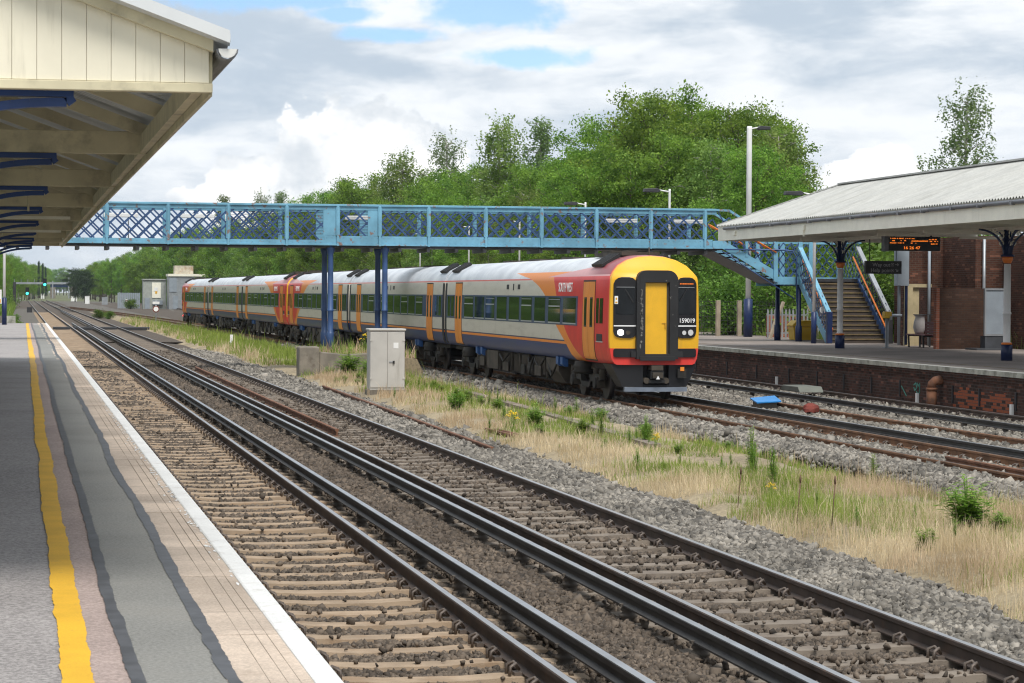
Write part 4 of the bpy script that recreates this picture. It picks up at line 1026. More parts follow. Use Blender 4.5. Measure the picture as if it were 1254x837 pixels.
mb = MB(); mb.prism([(29.86,.93),(30.74,.93),(30.80,1.45),(29.80,1.45)], 'y', 92.2, 92.9); mb.build('body', M['yellow'], t, bevel=.02)
mb = MB(); mb.prism([(29.76,1.46),(30.84,1.46),(30.84,1.53),(30.7,1.70),(29.95,1.70),(29.76,1.53)], 'y', 92.15, 92.95); mb.build('lid', M['yellow'], t, bevel=.02)
MB().box(29.95, 30.65, 92.17, 92.2, 1.1, 1.14).build('rib', M['yellow'], t)
# blue sheet, red bag, small equipment
mb = MB(); mb.prism([(17.70,57.6),(18.55,58.3),(19.35,61.4),(18.25,60.0)], 'z', .04, .08); tag(mb.build('plastic_sheet', M['bluesheet'], None, bevel=.01), 'bright blue plastic sheet lying between the far tracks', 'sheet')
tag(MB().prism([(17.9,58.0),(18.5,58.5),(19.1,61.0),(18.3,59.9)], 'z', -.24, .038).build('equipment_base', M['concrete'], None), 'low grey concrete base under the blue plastic sheet', 'base')
mb = MB(); r_ = np.random.default_rng(8); vs = []; n = 12
for r, z in ((.08,-.15),(.18,-.13),(.20,-.05),(.15,.02),(.07,.06),(.01,.07)):
    for j in range(n):
        a = 2*math.pi*j/n; q = r*(1+r_.uniform(-.2,.2)); vs.append((18.42+q*math.cos(a), 55.6+q*math.sin(a), z+.07+r_.uniform(-.02,.02)))
mb.add(vs, [(i*n+j, i*n+(j+1)%n, (i+1)*n+(j+1)%n, (i+1)*n+j) for i in range(5) for j in range(n)]); tag(mb.build('netting_bundle', M['redbag'], None), 'dark red crumpled bundle on the spare rail', 'bundle')
mb = MB(); mb.prism([(65.0,.0),(66.8,.0),(66.6,.16),(65.2,.16)], 'x', PX(-1.75, 66), PX(-1.05, 66)); tag(mb.build('track_box', mat('dark_green_grey_box', (.14,.15,.13), .7), None, bevel=.02), 'low grey green equipment box in the far track', 'equipment box')

# ------------------------------------------------------------------ fences, walls behind the far platform
for i, (x, y) in enumerate([(24.6,101.3),(26.0,101.4),(27.5,101.4),(29.41,101.46),(30.39,101.57),(33.6,101.8),(35.2,102)]):
    if i < 3: x, y = PX(8.6, 105+i*4)-0, 118-i*4.5
    t = thing('fence_post', ['concrete fence post behind the train, farthest from the stairs','concrete fence post behind the train, middle of three','concrete fence post just behind the cab of the train','concrete fence post left of the navy lamp base','concrete fence post next to the tall lamp','concrete fence post behind the footbridge stairs','concrete fence post behind the stairs, farthest right'][i], 'fence post', (x, y, .9), 0, 'concrete posts along the back of the far platform')
    mb = MB(); mb.box(x-.09, x+.09, y-.09, y+.09, .6, 2.45); mb.build('post', M['timber'], t, bevel=.01)
    if i == 4: mb = MB(); mb.bar((x+.9, y-1.5, .7), (x+1.6, y-1.2, 2.4), .12, .1); mb.build('brace', M['timber'], t)
t = thing('chain_link_fence', 'dark chain link fence behind the far platform', 'fence', (30, 101.6, .9))
mb = MB()
for zz in np.arange(.95, 2.4, .16): mb.bar((24.0, 120, zz), (29.4, 101.6, zz), .008, .014); mb.bar((29.4, 101.6, zz), (40, 102.0, zz), .008, .014)
for u in np.arange(0, 1, .012): mb.bar((24+5.4*u, 120-18.4*u, .92), (24+5.4*u, 120-18.4*u, 2.4), .01, .008)
for xx in np.arange(29.4, 40, .16): mb.bar((xx, 101.6+.04*(xx-29.4), .92), (xx, 101.6+.04*(xx-29.4), 2.4), .01, .008)
mb.build('mesh', M['dark'], t)
t = thing('palisade_fence', 'grey steel palisade fence in front of the red brick wall', 'fence', (31, 97, .9))
for xx in np.arange(30.25, 32.6, .155):
    mb = MB(); mb.prism([(xx-.035,.93),(xx+.035,.93),(xx+.035,2.05),(xx,2.14),(xx-.035,2.05)], 'y', 96.98, 97.0); mb.build('pale', M['galv'], t)
mb = MB(); mb.box(30.2, 32.7, 97.0, 97.04, 1.1, 1.15); mb.box(30.2, 32.7, 97.0, 97.04, 1.85, 1.9); mb.build('rail', M['galv'], t)
tag(MB().box(30.87, 34.5, 99.0, 99.22, .6, 1.83).build('garden_wall', M['brick_red'], None), 'low red brick wall behind the palisade fence', 'wall')
for i, (a, b_) in enumerate((((30.1, 96.2, .9), (30.5, 96.4, 2.0)), ((32.0, 95.6, .9), (31.6, 95.8, 2.3)))):
    o = MB().bar(a, b_, .1, .1).build('leaning_post', M['timber'], None); tag(o, ['leaning timber prop by the left landing column', 'leaning timber prop by the yellow bin'][i], 'post')

# ------------------------------------------------------------------ lamps
def lamp(x, y, ztop, arm, label, sleeve=1.6, r=.06, group='slim white lamp posts on the far platform', double=False):
    t = thing('lamp_post', label, 'lamp post', (x, y, .915), 0, group)
    mb = MB(); mb.lathe([(r,.915+sleeve),(r,ztop-.1),(r*.9,ztop)], (x, y, 0), 12); mb.build('pole', M['white'], t)
    mb = MB(); mb.lathe([(r*1.7,.915),(r*1.7,.915+sleeve),(r,.93+sleeve)], (x, y, 0), 12); mb.build('base_sleeve', M['navy'], t)
    s = 1 if arm > 0 else -1
    mb = MB(); mb.tube([(x, y, ztop-.12), (x+arm*.42, y, ztop-.05)], .03, 8); mb.build('arm', M['white'], t)
    mb = MB(); mb.prism([(x+arm*.38, ztop-.07), (x+arm*.5, ztop+.02), (x+arm, ztop+.0), (x+arm*1.02, ztop-.13), (x+arm*.45, ztop-.15)], 'y', y-.16, y+.16); hd = mb.build('lantern', M['dark'], t, bevel=.015)
    return t
lamp(30.22, 99.7, 9.82, .88, 'tall white lamp post with a navy base rising above the trees', 1.6, .115, group='lamp posts on the far platform')
lamp(28.78, 86.6, 6.52, -1.15, 'grey lamp post beside the footbridge stairs, its lantern just above the canopy roof', 1.15, .06, group='lamp posts on the far platform')
lamp(26.0, 96.9, 7.0, -1.08, 'white lamp post behind the train cab, lantern just above the footbridge', 1.2, .05, group='lamp posts on the far platform')
lamp(26.05, 112.3, 7.0, -1.0, 'white lamp post behind the train, lantern level with the footbridge handrail', 1.2, .05, group='lamp posts on the far platform')
lamp(26.1, 128.0, 6.6, -.9, 'white lamp post behind the train seen through the bridge lattice, third beyond the cab', 1.2, .05, group='lamp posts on the far platform')
lamp(26.1, 143.0, 6.7, -.9, 'white lamp post behind the train seen through the bridge lattice, fourth beyond the cab', 1.2, .05, group='lamp posts on the far platform')
lamp(25.6, 158.0, 6.6, -.9, 'white lamp post behind the train, farthest beyond the cab', 1.2, .05, group='lamp posts on the far platform')
lamp(-.80, 130.8, 5.4, -.9, 'white lamp post with a blue base at the far end of the near platform', 1.4, .075, group=None)
# ------------------------------------------------------------------ train
PROF = [(1.00,.95),(1.08,.98),(1.15,1.10),(1.185,1.30),(1.20,1.55),(1.20,1.9),(1.195,2.3),(1.18,2.75),(1.165,3.04),(1.14,3.14),(1.06,3.31),(.90,3.47),(.65,3.60),(.35,3.68),(0,3.705)]
def sx(z):
    return float(np.interp(z, [p[1] for p in PROF[:9]], [p[0] for p in PROF[:9]]))
def fy(x, z):   # front face set-back: slight bow plus raked dome
    return .20*(abs(x)/1.15)**3 + max(0, z-3.12)*.75
def full(k=1.0):
    pts = [(x*k, z) for x, z in PROF]
    return pts + [(-x, z) for x, z in pts[-2::-1]]
def carriage_body(driving, L):
    mb = MB(); n = 2*len(PROF)-1
    secs = [(0,1.0,.955),(.12,.9,.972),(.3,.7,.988),(.6,.4,.997),(1.0,.15,1),(1.6,0,1)] if driving else [(0,0,1),(1.6,0,1)]
    secs += [(L*.33,0,1),(L*.66,0,1),(L,0,1)]
    vs = []
    for y, f, k in secs:
        for x, z in full(k): vs.append((x, y+(f*fy(x, z)), z - (f*.05 if z > 3.3 else 0)))
    fs = []
    for i in range(len(secs)-1):
        for j in range(n-1): fs.append((i*n+j, i*n+j+1, (i+1)*n+j+1, (i+1)*n+j))
        fs.append((i*n+n-1, i*n, (i+1)*n, (i+1)*n+n-1))
    mb.add(vs, fs, 0, True)
    # front cap: rows across at equal height
    def cap(y0, f, k):
        m_ = len(PROF); vs = []; fs = []; nx = 12
        for (x, z) in PROF:
            for i in range(nx+1):
                xx = -x*k + 2*x*k*i/nx; vs.append((xx, y0+f*fy(xx, z), z-(f*.05 if z > 3.3 else 0)))
        for a in range(m_-1):
            for i in range(nx): fs.append((a*(nx+1)+i, a*(nx+1)+i+1, (a+1)*(nx+1)+i+1, (a+1)*(nx+1)+i))
        mb.add(vs, fs, 0, True)
    cap(0, 1.0 if driving else 0, .955 if driving else 1); cap(L, 0, 1)
    return mb
def side_panel(mb, s, y0, y1, z0, z1, off, m=0, t=.02):
    zs = [z0]+[p[1] for p in PROF[:9] if z0 < p[1] < z1]+[z1]
    vs = []
    for z in zs:
        for d in (off-t, off):
            for y in (y0, y1): vs.append((s*(sx(z)+d), y, z))
    fs = []
    k = len(zs)
    for i in range(k-1):
        a, b_ = 4*i, 4*i+4
        fs += [(a+2,a+3,b_+3,b_+2), (a,b_,b_+1,a+1), (a,a+2,b_+2,b_), (a+1,b_+1,b_+3,a+3)]
    fs += [(0,1,3,2), tuple(4*(k-1)+q for q in (0,2,3,1))]
    mb.add(vs, fs, m)
def front_patch(mb, x0, x1, z0, z1, r, off, m=0, t=.03, nz=14, nx=6, rt=None):
    rows = []; rt = rt or r
    zs = np.linspace(0, 1, nz+1); zs = z0+(z1-z0)*(.5-.5*np.cos(np.pi*zs))
    for z in zs:
        dz = min(z-z0, z1-z); rr_ = r if (z-z0) < (z1-z) else rt
        ins = rr_-math.sqrt(max(0, rr_*rr_-(rr_-dz)**2)) if dz < rr_ else 0
        rows.append((z, x0+ins, x1-ins))
    for layer, o in ((0, off), (1, off+t)):
        vs = []; fs = []
        for z, a, b_ in rows:
            for i in range(nx+1):
                x = a+(b_-a)*i/nx; vs.append((x, fy(x, z)-.03+o-.0, z))
        for j in range(nz):
            for i in range(nx): fs.append((j*(nx+1)+i, j*(nx+1)+i+1, (j+1)*(nx+1)+i+1, (j+1)*(nx+1)+i))
        if layer == 0: mb.add(vs, fs, m, False); k0 = len(mb.v)-len(vs)
        else:
            k1 = len(mb.v); mb.v += vs
            for j in range(nz):
                for i in (0, nx):
                    mb.f.append([k0+j*(nx+1)+i, k0+(j+1)*(nx+1)+i, k1+(j+1)*(nx+1)+i, k1+j*(nx+1)+i]); mb.m.append(m); mb.sm.append(False)
            for j in (0, nz):
                for i in range(nx):
                    mb.f.append([k0+j*(nx+1)+i, k0+j*(nx+1)+i+1, k1+j*(nx+1)+i+1, k1+j*(nx+1)+i]); mb.m.append(m); mb.sm.append(False)
L_ = 23.74
def add_windows(car, wins, vents):
    for s in (-1, 1):
        for i, (a, b_) in enumerate(wins):
            mb = MB(); side_panel(mb, s, a, b_, 1.94, 2.60, .012, 0)
            side_panel(mb, s, a, b_, 1.905, 1.938, .016, 1)
            if i in vents: side_panel(mb, s, a+.06, b_-.06, 2.35, 2.385, .02, 1); side_panel(mb, s, a+.06, b_-.06, 2.545, 2.56, .02, 1)
            mb.build('window', [TR_GLASS, TR_ALU], car, off=(0,0,0))
def add_door(car, s, y0, y1, red=False):
    mb = MB(); yc = (y0+y1)/2
    side_panel(mb, s, y0-.05, y1+.05, 1.0, 3.06, .005, 1)
    for a, b_ in ((y0, yc-.015), (yc+.015, y1)):
        side_panel(mb, s, a, b_, 1.04, 3.02, .012, 0)
        w = (b_-a); c = (a+b_)/2
        side_panel(mb, s, c-w*.22, c+w*.22, 1.86, 2.62, .018, 2)
        side_panel(mb, s, c-w*.18, c+w*.18, 1.90, 2.58, .022, 3)
    mb.build('door', [TR_OR, TR_BLACK, TR_BLACK, TR_GLASS], car, off=(0,0,0))
def bogie(car, yc, cx=.10):
    mb = MB()
    for s in (-1, 1):
        x = cx+s*1.0
        mb.prism([(yc-1.75,.52),(yc-1.5,.66),(yc-.55,.60),(yc-.45,.42),(yc+.45,.42),(yc+.55,.60),(yc+1.5,.66),(yc+1.75,.52),(yc+1.5,.47),(yc+.6,.44),(yc+.4,.28),(yc-.4,.28),(yc-.6,.44),(yc-1.5,.47)], 'x', x-.06, x+.06, 0)
        for dy in (-1.3, 1.3):
            mb.disc_x((cx+s*.75, yc+dy, .42), .42, .13, 24, 1)
            mb.disc_x((cx+s*1.06, yc+dy, .42), .15, .16, 14, 0)
            mb.box(x-.09, x+.11, yc+dy-.16, yc+dy+.16, .30, .58, 2)
            for q in (-.33, .33):
                mb.lathe([(.085,.50),(.11,.53),(.085,.56),(.11,.59),(.085,.62),(.11,.65),(.085,.68),(.11,.71),(.085,.74),(.10,.80)], (x+.02, yc+dy+q, 0), 10, 2)
            mb.bar((x+.08, yc+dy, .6), (x+.08, yc+dy*.45, .88), .06, .06, 2)
            mb.bar((x+.1, yc+dy*.4, .40), (x+.1, yc+dy*.9, .70), .07, .05, 0)
        mb.lathe([(.25,.62),(.30,.68),(.25,.74),(.30,.80),(.25,.86),(.24,.94)], (x-.10, yc, 0), 14, 0)
        mb.tube([(x+.09, yc-.5, .80), (x+.09, yc+.5, .76)], .06, 8, 2)
        for q in (-.12, 0, .12): mb.box(x+.10, x+.15, yc+.75+q-.03, yc+.75+q+.03, .34, .78, 2)
        mb.box(x+.08, x+.12, yc+.56, yc+.94, .76, .80, 2); mb.box(x+.08, x+.12, yc+.56, yc+.94, .32, .36, 2)
    for dy in (-1.3, 1.3): mb.tube([(cx-.75, yc+dy, .42), (cx+.75, yc+dy, .42)], .08, 8, 1)
    mb.box(cx-.9, cx+.9, yc-.3, yc+.3, .5, .72, 0)
    mb.build('bogie', [TR_UNDER, TR_WHEEL, TR_UNDER2], car, off=(0,0,0))
def underframe(car, seed):
    r = np.random.default_rng(seed); mb = MB(); y = 6.3
    mb.box(-.85, .85, .6, L_-.3, .80, .96, 0)
    while y < 17.3:
        w = r.uniform(.5, 1.9); g = r.uniform(.06, .25)
        for s in (-1, 1):
            k = r.integers(0, 5); zb = r.uniform(.24, .42); xo = r.uniform(1.0, 1.12)
            if k <= 1: mb.box(*sorted((s*.5, s*xo)), y, y+w, zb, .94, r.integers(0, 2))
            elif k == 2: mb.prism([(s*xo, .94), (s*xo, .60), (s*(xo-.22), zb), (s*.5, zb), (s*.5, .94)], 'y', y, y+w, 1)
            elif k == 3: mb.tube([(s*.85, y+.05, .58), (s*.85, y+w-.05, .58)], .25, 12, 0); mb.box(*sorted((s*.8, s*.9)), y+w*.3, y+w*.3+.06, .5, .95, 0)
            else:
                mb.box(*sorted((s*.5, s*(xo-.1))), y, y+w, zb+.1, .94, 0)
                for q in np.arange(y+.05, y+w-.1, .14): mb.box(*sorted((s*(xo-.1), s*(xo-.04))), q, q+.06, zb+.15, .9, 1)
            mb.bar((s*1.02, y+w+g*.5, .35), (s*1.02, y+w+g*.5+r.uniform(-.3,.3), .95), .05, .05, 1)
            if r.uniform() < .6: mb.tube([(s*1.08, y, .9), (s*1.1, y+w*.5, .5+r.uniform(-.1,.2)), (s*1.05, y+w, .85)], .03, 6, 0)
            if r.uniform() < .7: mb.box(*sorted((s*xo, s*(xo+.025))), y+w*.2, y+w*.75, zb+.12, zb+.4, r.integers(0,2))
        y += w+g
    mb.build('underframe_equipment', [TR_UNDER, TR_UNDER2], car, off=(0,0,0))
    for s in (-1, 1):
        for yy in (5.55, 6.1, 17.2, 18.0):
            MB().prism([(s*.98,.95),(s*1.14,1.0),(s*1.14,.80),(s*1.06,.74),(s*.98,.74)], 'y', yy, yy+.28, 0).build('step_bracket', TR_BLUEB, car, off=(0,0,0))
def roof_vents(car, ys):
    for (y, s) in ys:
        mb = MB(); a = (s*1.01, 3.40); b_ = (s*.55, 3.655)
        nrm = Vector((s*.49, .87)).normalized()
        q = [(a[0], a[1]), (b_[0], b_[1]), (b_[0]+nrm.x*.09, b_[1]+nrm.y*.09), (a[0]+nrm.x*.07, a[1]+nrm.y*.07)]
        mb.prism(q, 'y', y, y+1.15, 0)
        for u in np.linspace(.1, 1.0, 7): mb.prism([(p[0]+nrm.x*.012, p[1]+nrm.y*.012) for p in (q[2], q[3])]+[(p[0]-nrm.x*.02, p[1]-nrm.y*.02) for p in (q[3], q[2])], 'y', y+u, y+u+.05, 0)
        mb.build('roof_vent', TR_RUB, car, off=(0,0,0))
def common(car, seed):
    bogie(car, 3.6); bogie(car, 19.9); underframe(car, seed)
    mb = MB(); mb.box(-.9, .9, L_, L_+.13, 1.02, 3.42); mb.build('gangway_bellows', TR_RUB, car, off=(0,0,0))
    for s in (-1, 1):
        mb = MB(); side_panel(mb, s, L_-.34, L_+.002, .99, 3.04, .004, 0); mb.build('end_trim', TR_RUB, car, off=(0,0,0))
    roof_vents(car, [(L_-1.6, -1), (L_-1.6, 1)])
    mb = MB()
    for yy in (8.0, 12.5, 16.5): mb.box(-.3, .3, yy, yy+1.6, 3.68, 3.74); 
    mb.build('roof_pod', TR_UNDER2, car, off=(0,0,0))
    mb = MB()
    for s in (-1, 1):
        for yy in (11.1, 12.75): side_panel(mb, s, yy, yy+.32, 2.83, 2.97, .008, 0)
        side_panel(mb, s, 12.0, 12.12, 2.80, 2.99, .008, 0)
    mb.build('side_grille', TR_RUB, car, off=(0,0,0))
def band(car, y0, y1):
    mb = MB()
    for s in (-1, 1): side_panel(mb, s, y0, y1, 1.87, 2.645, .006, 0)
    mb.build('window_band', TR_NAVY, car, off=(0,0,0))

DL = 'driving carriage with a red and orange swoosh and a yellow cab end'
car = carriage_body(True, L_).build('carriage', LIV_D, None)
W0 = [(79.51,77.94),(77.62,76.07),(75.78,74.33),(73.93,72.44),(72.05,70.56),(70.22,68.75),(68.36,66.94),(66.5,65.01),(64.64,63.11)]
wins = [(b_*.9931-58.95, a*.9931-58.95) for a, b_ in W0]
band(car, wins[-1][0]-.18, 23.38); add_windows(car, wins, (0,2,5,7))
for s in (-1, 1):
    add_door(car, s, 1.64, 2.9); add_door(car, s, 20.55, 21.75)
    mb = MB(); side_panel(mb, s, .72, 1.42, 1.97, 2.60, .010, 0); side_panel(mb, s, 1.05, 1.09, 1.97, 2.60, .016, 1); mb.build('cab_side_window', [TR_GLASS, TR_RED], car, off=(0,0,0))
    mb = MB(); side_panel(mb, s, .78, 1.36, 1.52, 1.70, .008, 0); side_panel(mb, s, .72, 1.42, 1.49, 1.52, .012, 1); mb.build('mirror_recess', [TR_BLACK, TR_ALU], car, off=(0,0,0))
    mb = MB(); side_panel(mb, s, 22.0, 22.5, 1.93, 2.6, .012, 0); side_panel(mb, s, 22.65, 23.15, 1.93, 2.6, .012, 0); mb.build('end_window', TR_GLASS, car, off=(0,0,0))
common(car, 21); roof_vents(car, [(1.5, -1), (1.5, 1)])
mb = MB(); mb.box(-.5, .5, 1.6, 4.6, 3.69, 3.78); mb.box(-.35, .35, 3.3, 4.4, 3.78, 3.84); mb.tube([(.1, 1.1, 3.62), (.1, 1.15, 3.9)], .015, 6); mb.build('roof_equipment', TR_UNDER2, car, off=(0,0,0))
# cab front
for s in (-1, 1):
    mb = MB(); a, b_ = sorted((s*.50, s*1.065)); front_patch(mb, a, b_, 1.62, 3.13, .16, -.004, 0, rt=.2); mb.build('windscreen_surround', TR_BLACK, car, off=(0,0,0))
    mb = MB(); a, b_ = sorted((s*.56, s*1.02)); front_patch(mb, a, b_, 2.20, 2.86, .04, -.012, 0, t=.006); mb.build('windscreen', TR_GLASSD, car, off=(0,0,0))
mb = MB()
for s in (-1, 1):
    a, b_ = sorted((s*.53, s*1.06)); front_patch(mb, a, b_, 1.905, 1.935, .002, -.012, 0, t=.006)
    front_patch(mb, *sorted((s*.56, s*1.0)), 2.875, 2.885, .001, -.012, 1, t=.006)
mb.build('cab_line', [M['text_white'], TR_ALU], car, off=(0,0,0))
def front_disc(mb, x, z, r, off, m, n=18):
    y = fy(x, z)-.03+off
    vs = [(x+r*math.cos(2*math.pi*j/n), fy(x+r*math.cos(2*math.pi*j/n), z)-.03+off, z+r*math.sin(2*math.pi*j/n)) for j in range(n)]
    vs2 = [(a, b_+.03, c) for a, b_, c in vs]
    mb.add(vs+vs2, [tuple(range(n))]+[(j, (j+1)%n, n+(j+1)%n, n+j) for j in range(n)], m)
for s, lit in ((-1, True), (1, False)):
    mb = MB(); front_disc(mb, s*.90, 1.755, .075, -.02, 0); hl = mb.build('headlight', M['headlight'] if lit else M['glassgrey'], car, off=(0,0,0))
    mb = MB(); front_disc(mb, s*.72, 1.75, .055, -.018, 0); mb.build('tail_light', M['glassgrey'] if not lit else TR_UNDER2, car, off=(0,0,0))
mb = MB()
mb.bar((-.80, fy(.8,2.8)-.06, 2.84), (-.60, fy(.6,2.5)-.07, 2.50), .015, .03); mb.bar((.78, fy(.8,2.8)-.06, 2.84), (.60, fy(.6,2.5)-.07, 2.55), .015, .02); mb.build('wiper', TR_RUB, car, off=(0,0,0))
mb = MB(); front_patch(mb, -1.045, -.965, 2.46, 2.66, .005, -.018, 0, t=.004); front_patch(mb, -1.03, -.98, 2.48, 2.52, .004, -.021, 1, t=.002); front_patch(mb, -1.025, -.985, 2.56, 2.62, .019, -.021, 1, t=.002); mb.build('warning_label', [M['text_white'], TR_Y], car, off=(0,0,0))
mb = MB(); rq = np.random.default_rng(4); x = .60
while x < .94:
    w = rq.uniform(.015, .03); front_patch(mb, x, x+w, 2.955, 2.985, .001, -.016, 0, t=.002, nz=2, nx=1); x += w+.01
dest = mb.build('destination_display', M['led'], car, off=(0,0,0))
mb = MB()                                           # gangway frame (rounded arch) and door
outer = [(-.52,1.10),(.52,1.10),(.53,2.95)]+[(.53-.26+.26*math.cos(a), 3.04+.26*math.sin(a)) for a in np.linspace(.1, math.pi/2, 7)]
outer = outer+[(-x, z) for x, z in outer[::-1][:-2]]
inner = [(.29,1.22),(.29,2.99),(-.29,2.99),(-.29,1.22)]
mb.prism([(-.53,1.10),(-.31,1.10),(-.31,3.0),(.31,3.0),(.31,1.10),(.53,1.10),(.53,3.04)]+[(.53-.26+.26*math.cos(a), 3.04+.26*math.sin(a)) for a in np.linspace(.1, math.pi/2, 7)]+[(-(.53-.26+.26*math.cos(a)), 3.04+.26*math.sin(a)) for a in np.linspace(math.pi/2, .1, 7)]+[(-.53,3.04)], 'y', -.12, .12)
mb.box(-.31, .31, -.12, .1, 1.10, 1.22); mb.box(-.45, .45, -.16, -.12, 1.06, 1.17); mb.box(-.66, -.53, -.1, .06, 1.14, 1.28); mb.box(.53, .66, -.1, .06, 1.14, 1.28)
mb.box(-.44, -.33, -.125, -.12, 1.2, 3.18)
gw = mb.build('gangway_frame', TR_RUB, car, off=(0,0,0), bevel=.012)
mb = MB(); r_ = np.random.default_rng(6)
for k in range(26):
    z = 1.9+1.25*(k/26)+r_.uniform(-.03,.03) if k < 20 else r_.uniform(1.25,1.9); x = -.405+r_.normal(0,.012)+(.10*max(0, z-2.98)/.2)
    a = r_.uniform(.012,.035); b_ = r_.uniform(.02,.06); n_ = 8
    mb.add([(x+a*math.cos(6.283*q/n_)*r_.uniform(.6,1.2), -.1265, z+b_*math.sin(6.283*q/n_)*r_.uniform(.6,1.2)) for q in range(n_)], [tuple(range(n_))])
mb.build('worn_rubber', TR_WORN, gw, off=(0,0,0))
mb = MB(); mb.box(-.305, .25, -.04, .02, 1.225, 2.985, 0); mb.box(.25, .307, -.05, .02, 1.225, 2.985, 1); mb.box(.13, .235, -.055, -.04, 1.98, 2.0, 2); mb.box(.205, .23, -.07, -.04, 1.86, 2.0, 2)
mb.build('gangway_door', [TR_Y, TR_UNDER2, TR_YD], car, off=(0,0,0))
for s in (-1, 1):
    mb = MB(); a, b_ = sorted((s*.5, s*1.06)); front_patch(mb, a, b_, 1.14, 1.355, .05, -.006, 0); mb.build('front_pocket', TR_BLACK, car, off=(0,0,0))
mb = MB()                                           # skirt with coupler opening and plough edge
for s in (-1, 1):
    mb.add([(s*.33,.02,.40),(s*.82,.14,.40),(s*1.10,.22,.965),(s*.33,.02,.965),(s*.33,.35,.40),(s*.80,.9,.40),(s*1.06,1.3,.965),(s*.33,.35,.965)], [(0,1,2,3),(1,5,6,2),(4,5,1,0),(3,2,6,7),(0,3,7,4),(5,4,7,6)], 0)
mb.box(-.33, .33, .3, .36, .40, .96, 0); mb.box(-.33, .33, .03, .3, .40, .46, 0)
mb.build('skirt', TR_BLACK, car, off=(0,0,0))
mb = MB(); mb.prism([(-.80,.0),(-.33,-.08),(.33,-.08),(.80,.0),(.80,.12),(-.80,.12)], 'z', .29, .395); mb.build('plough_edge', TR_PLOUGH, car, off=(0,0,0))
mb = MB(); mb.box(-.17, .17, -.12, .3, .60, .80, 0); mb.box(-.13, .13, -.2, -.12, .63, .77, 1); mb.box(-.15, .15, -.14, .3, .82, .94, 1); mb.box(-.2, .2, -.1, .2, .50, .58, 0)
for s in (-1, 1): mb.prism([(s*.25+.075*math.cos(a), .56+.075*math.sin(a)) for a in np.linspace(0, 2*math.pi, 15)[:-1]], 'y', -.06, .2, 1)
mb.add([(-.05,-.203,.60),(.05,-.203,.60),(0,-.203,.69)], [(0,1,2)], 2)
mb.build('coupler', [TR_RUB, TR_UNDER2, M['text_white']], car, off=(0,0,0))
mb = MB(); mb.box(.56, .78, -.0, .1, .62, .84, 0); mb.box(.62, .72, -.02, 0, .80, .9, 1); mb.build('socket_box', [TR_UNDER, TR_OR], car, off=(0,0,0))
text_obj('lettering', 'SOUTH WEST', .345, M['text_white'], car, (-(sx(2.86)+.014), 5.0, 2.865), (R(90), 0, R(-90)), .003, sx=.80)
text_obj('lettering', 'SOUTH WEST', .345, M['text_white'], car, ((sx(2.86)+.014), 5.0, 2.865), (R(90), 0, R(90)), .003, sx=.80)
text_obj('number', '159019', .15, M['text_white'], car, (.79, fy(.80,2.05)-.055, 2.05), (R(90), 0, R(11)), .003)
# middle carriage
carM = carriage_body(False, L_).build('carriage', LIV_M, None)
wm = [(4.4+i*1.72, 4.4+i*1.72+1.42) for i in range(9)]
band(carM, .32, 23.38); add_windows(carM, wm, (0,2,5,7))
for s in (-1, 1):
    add_door(carM, s, 2.3, 3.5); add_door(carM, s, 20.3, 21.5)
    mb = MB()
    for a in (.5, 1.2, 22.0, 22.7): side_panel(mb, s, a, a+.5, 1.93, 2.6, .012, 0)
    mb.build('end_window', TR_GLASS, carM, off=(0,0,0))
common(carM, 5); roof_vents(carM, [(.5, -1), (.5, 1)])
for s in (-1, 1):
    mb = MB(); side_panel(mb, s, -.002, .30, .99, 3.04, .004, 0); mb.build('end_trim', TR_RUB, carM, off=(0,0,0))
MB().box(-.9, .9, -.13, 0, 1.02, 3.42).build('gangway_bellows', TR_RUB, carM, off=(0,0,0))
train = thing('passenger_train', 'six carriage passenger train in cream, red, orange and navy with a yellow front', 'train', (15.5, 58.95, 0))
labs = ['leading carriage with the lit yellow cab end', 'second carriage from the front with orange doors', 'third carriage whose red end meets the other unit', 'fourth carriage whose red end meets the front unit', 'fifth carriage from the front', 'rearmost carriage with a red tail light']
for k in range(6):
    Ym = 58.95+24*k+12; th = 1.24e-4*max(0, Ym-59)
    o = (car if k == 0 else carM if k == 1 else copy_tree(carM if k == 4 else car))
    o.parent = train; o['label'] = labs[k]
    rev = k in (2, 5)
    y = 24*k+(.0 if not rev else 24-.0); 
    if k == 3: y += .12
    o.location = (TX(58.95+y)+.0, y+(0 if k else 0), 0); o.rotation_euler = (0, 0, th+(math.pi if rev else 0))
    if k in (2, 3, 5):
        for c in list(o.children):
            if c.name.startswith('headlight'):
                c.data = c.data.copy(); c.data.materials[0] = M['glassgrey']
            if k in (2,3) and c.name.split('.')[0] in ('skirt','plough_edge','destination_display'): bpy.data.objects.remove(c, do_unlink=True)
            elif c.name.startswith('number') or c.name.startswith('warning'): bpy.data.objects.remove(c, do_unlink=True)
rear = labs[5]
mb = MB(); mb.prism([(-.95+.1*math.cos(a), 1.25+.1*math.sin(a)) for a in np.linspace(0, 2*math.pi, 13)[:-1]], 'y', 143.98, 144.3)
tl = mb.build('tail_light', M['red_light'], train, off=(0,0,0)); tl.location = (TX(203)+.0, .25, -.55)
ROOT.clear()

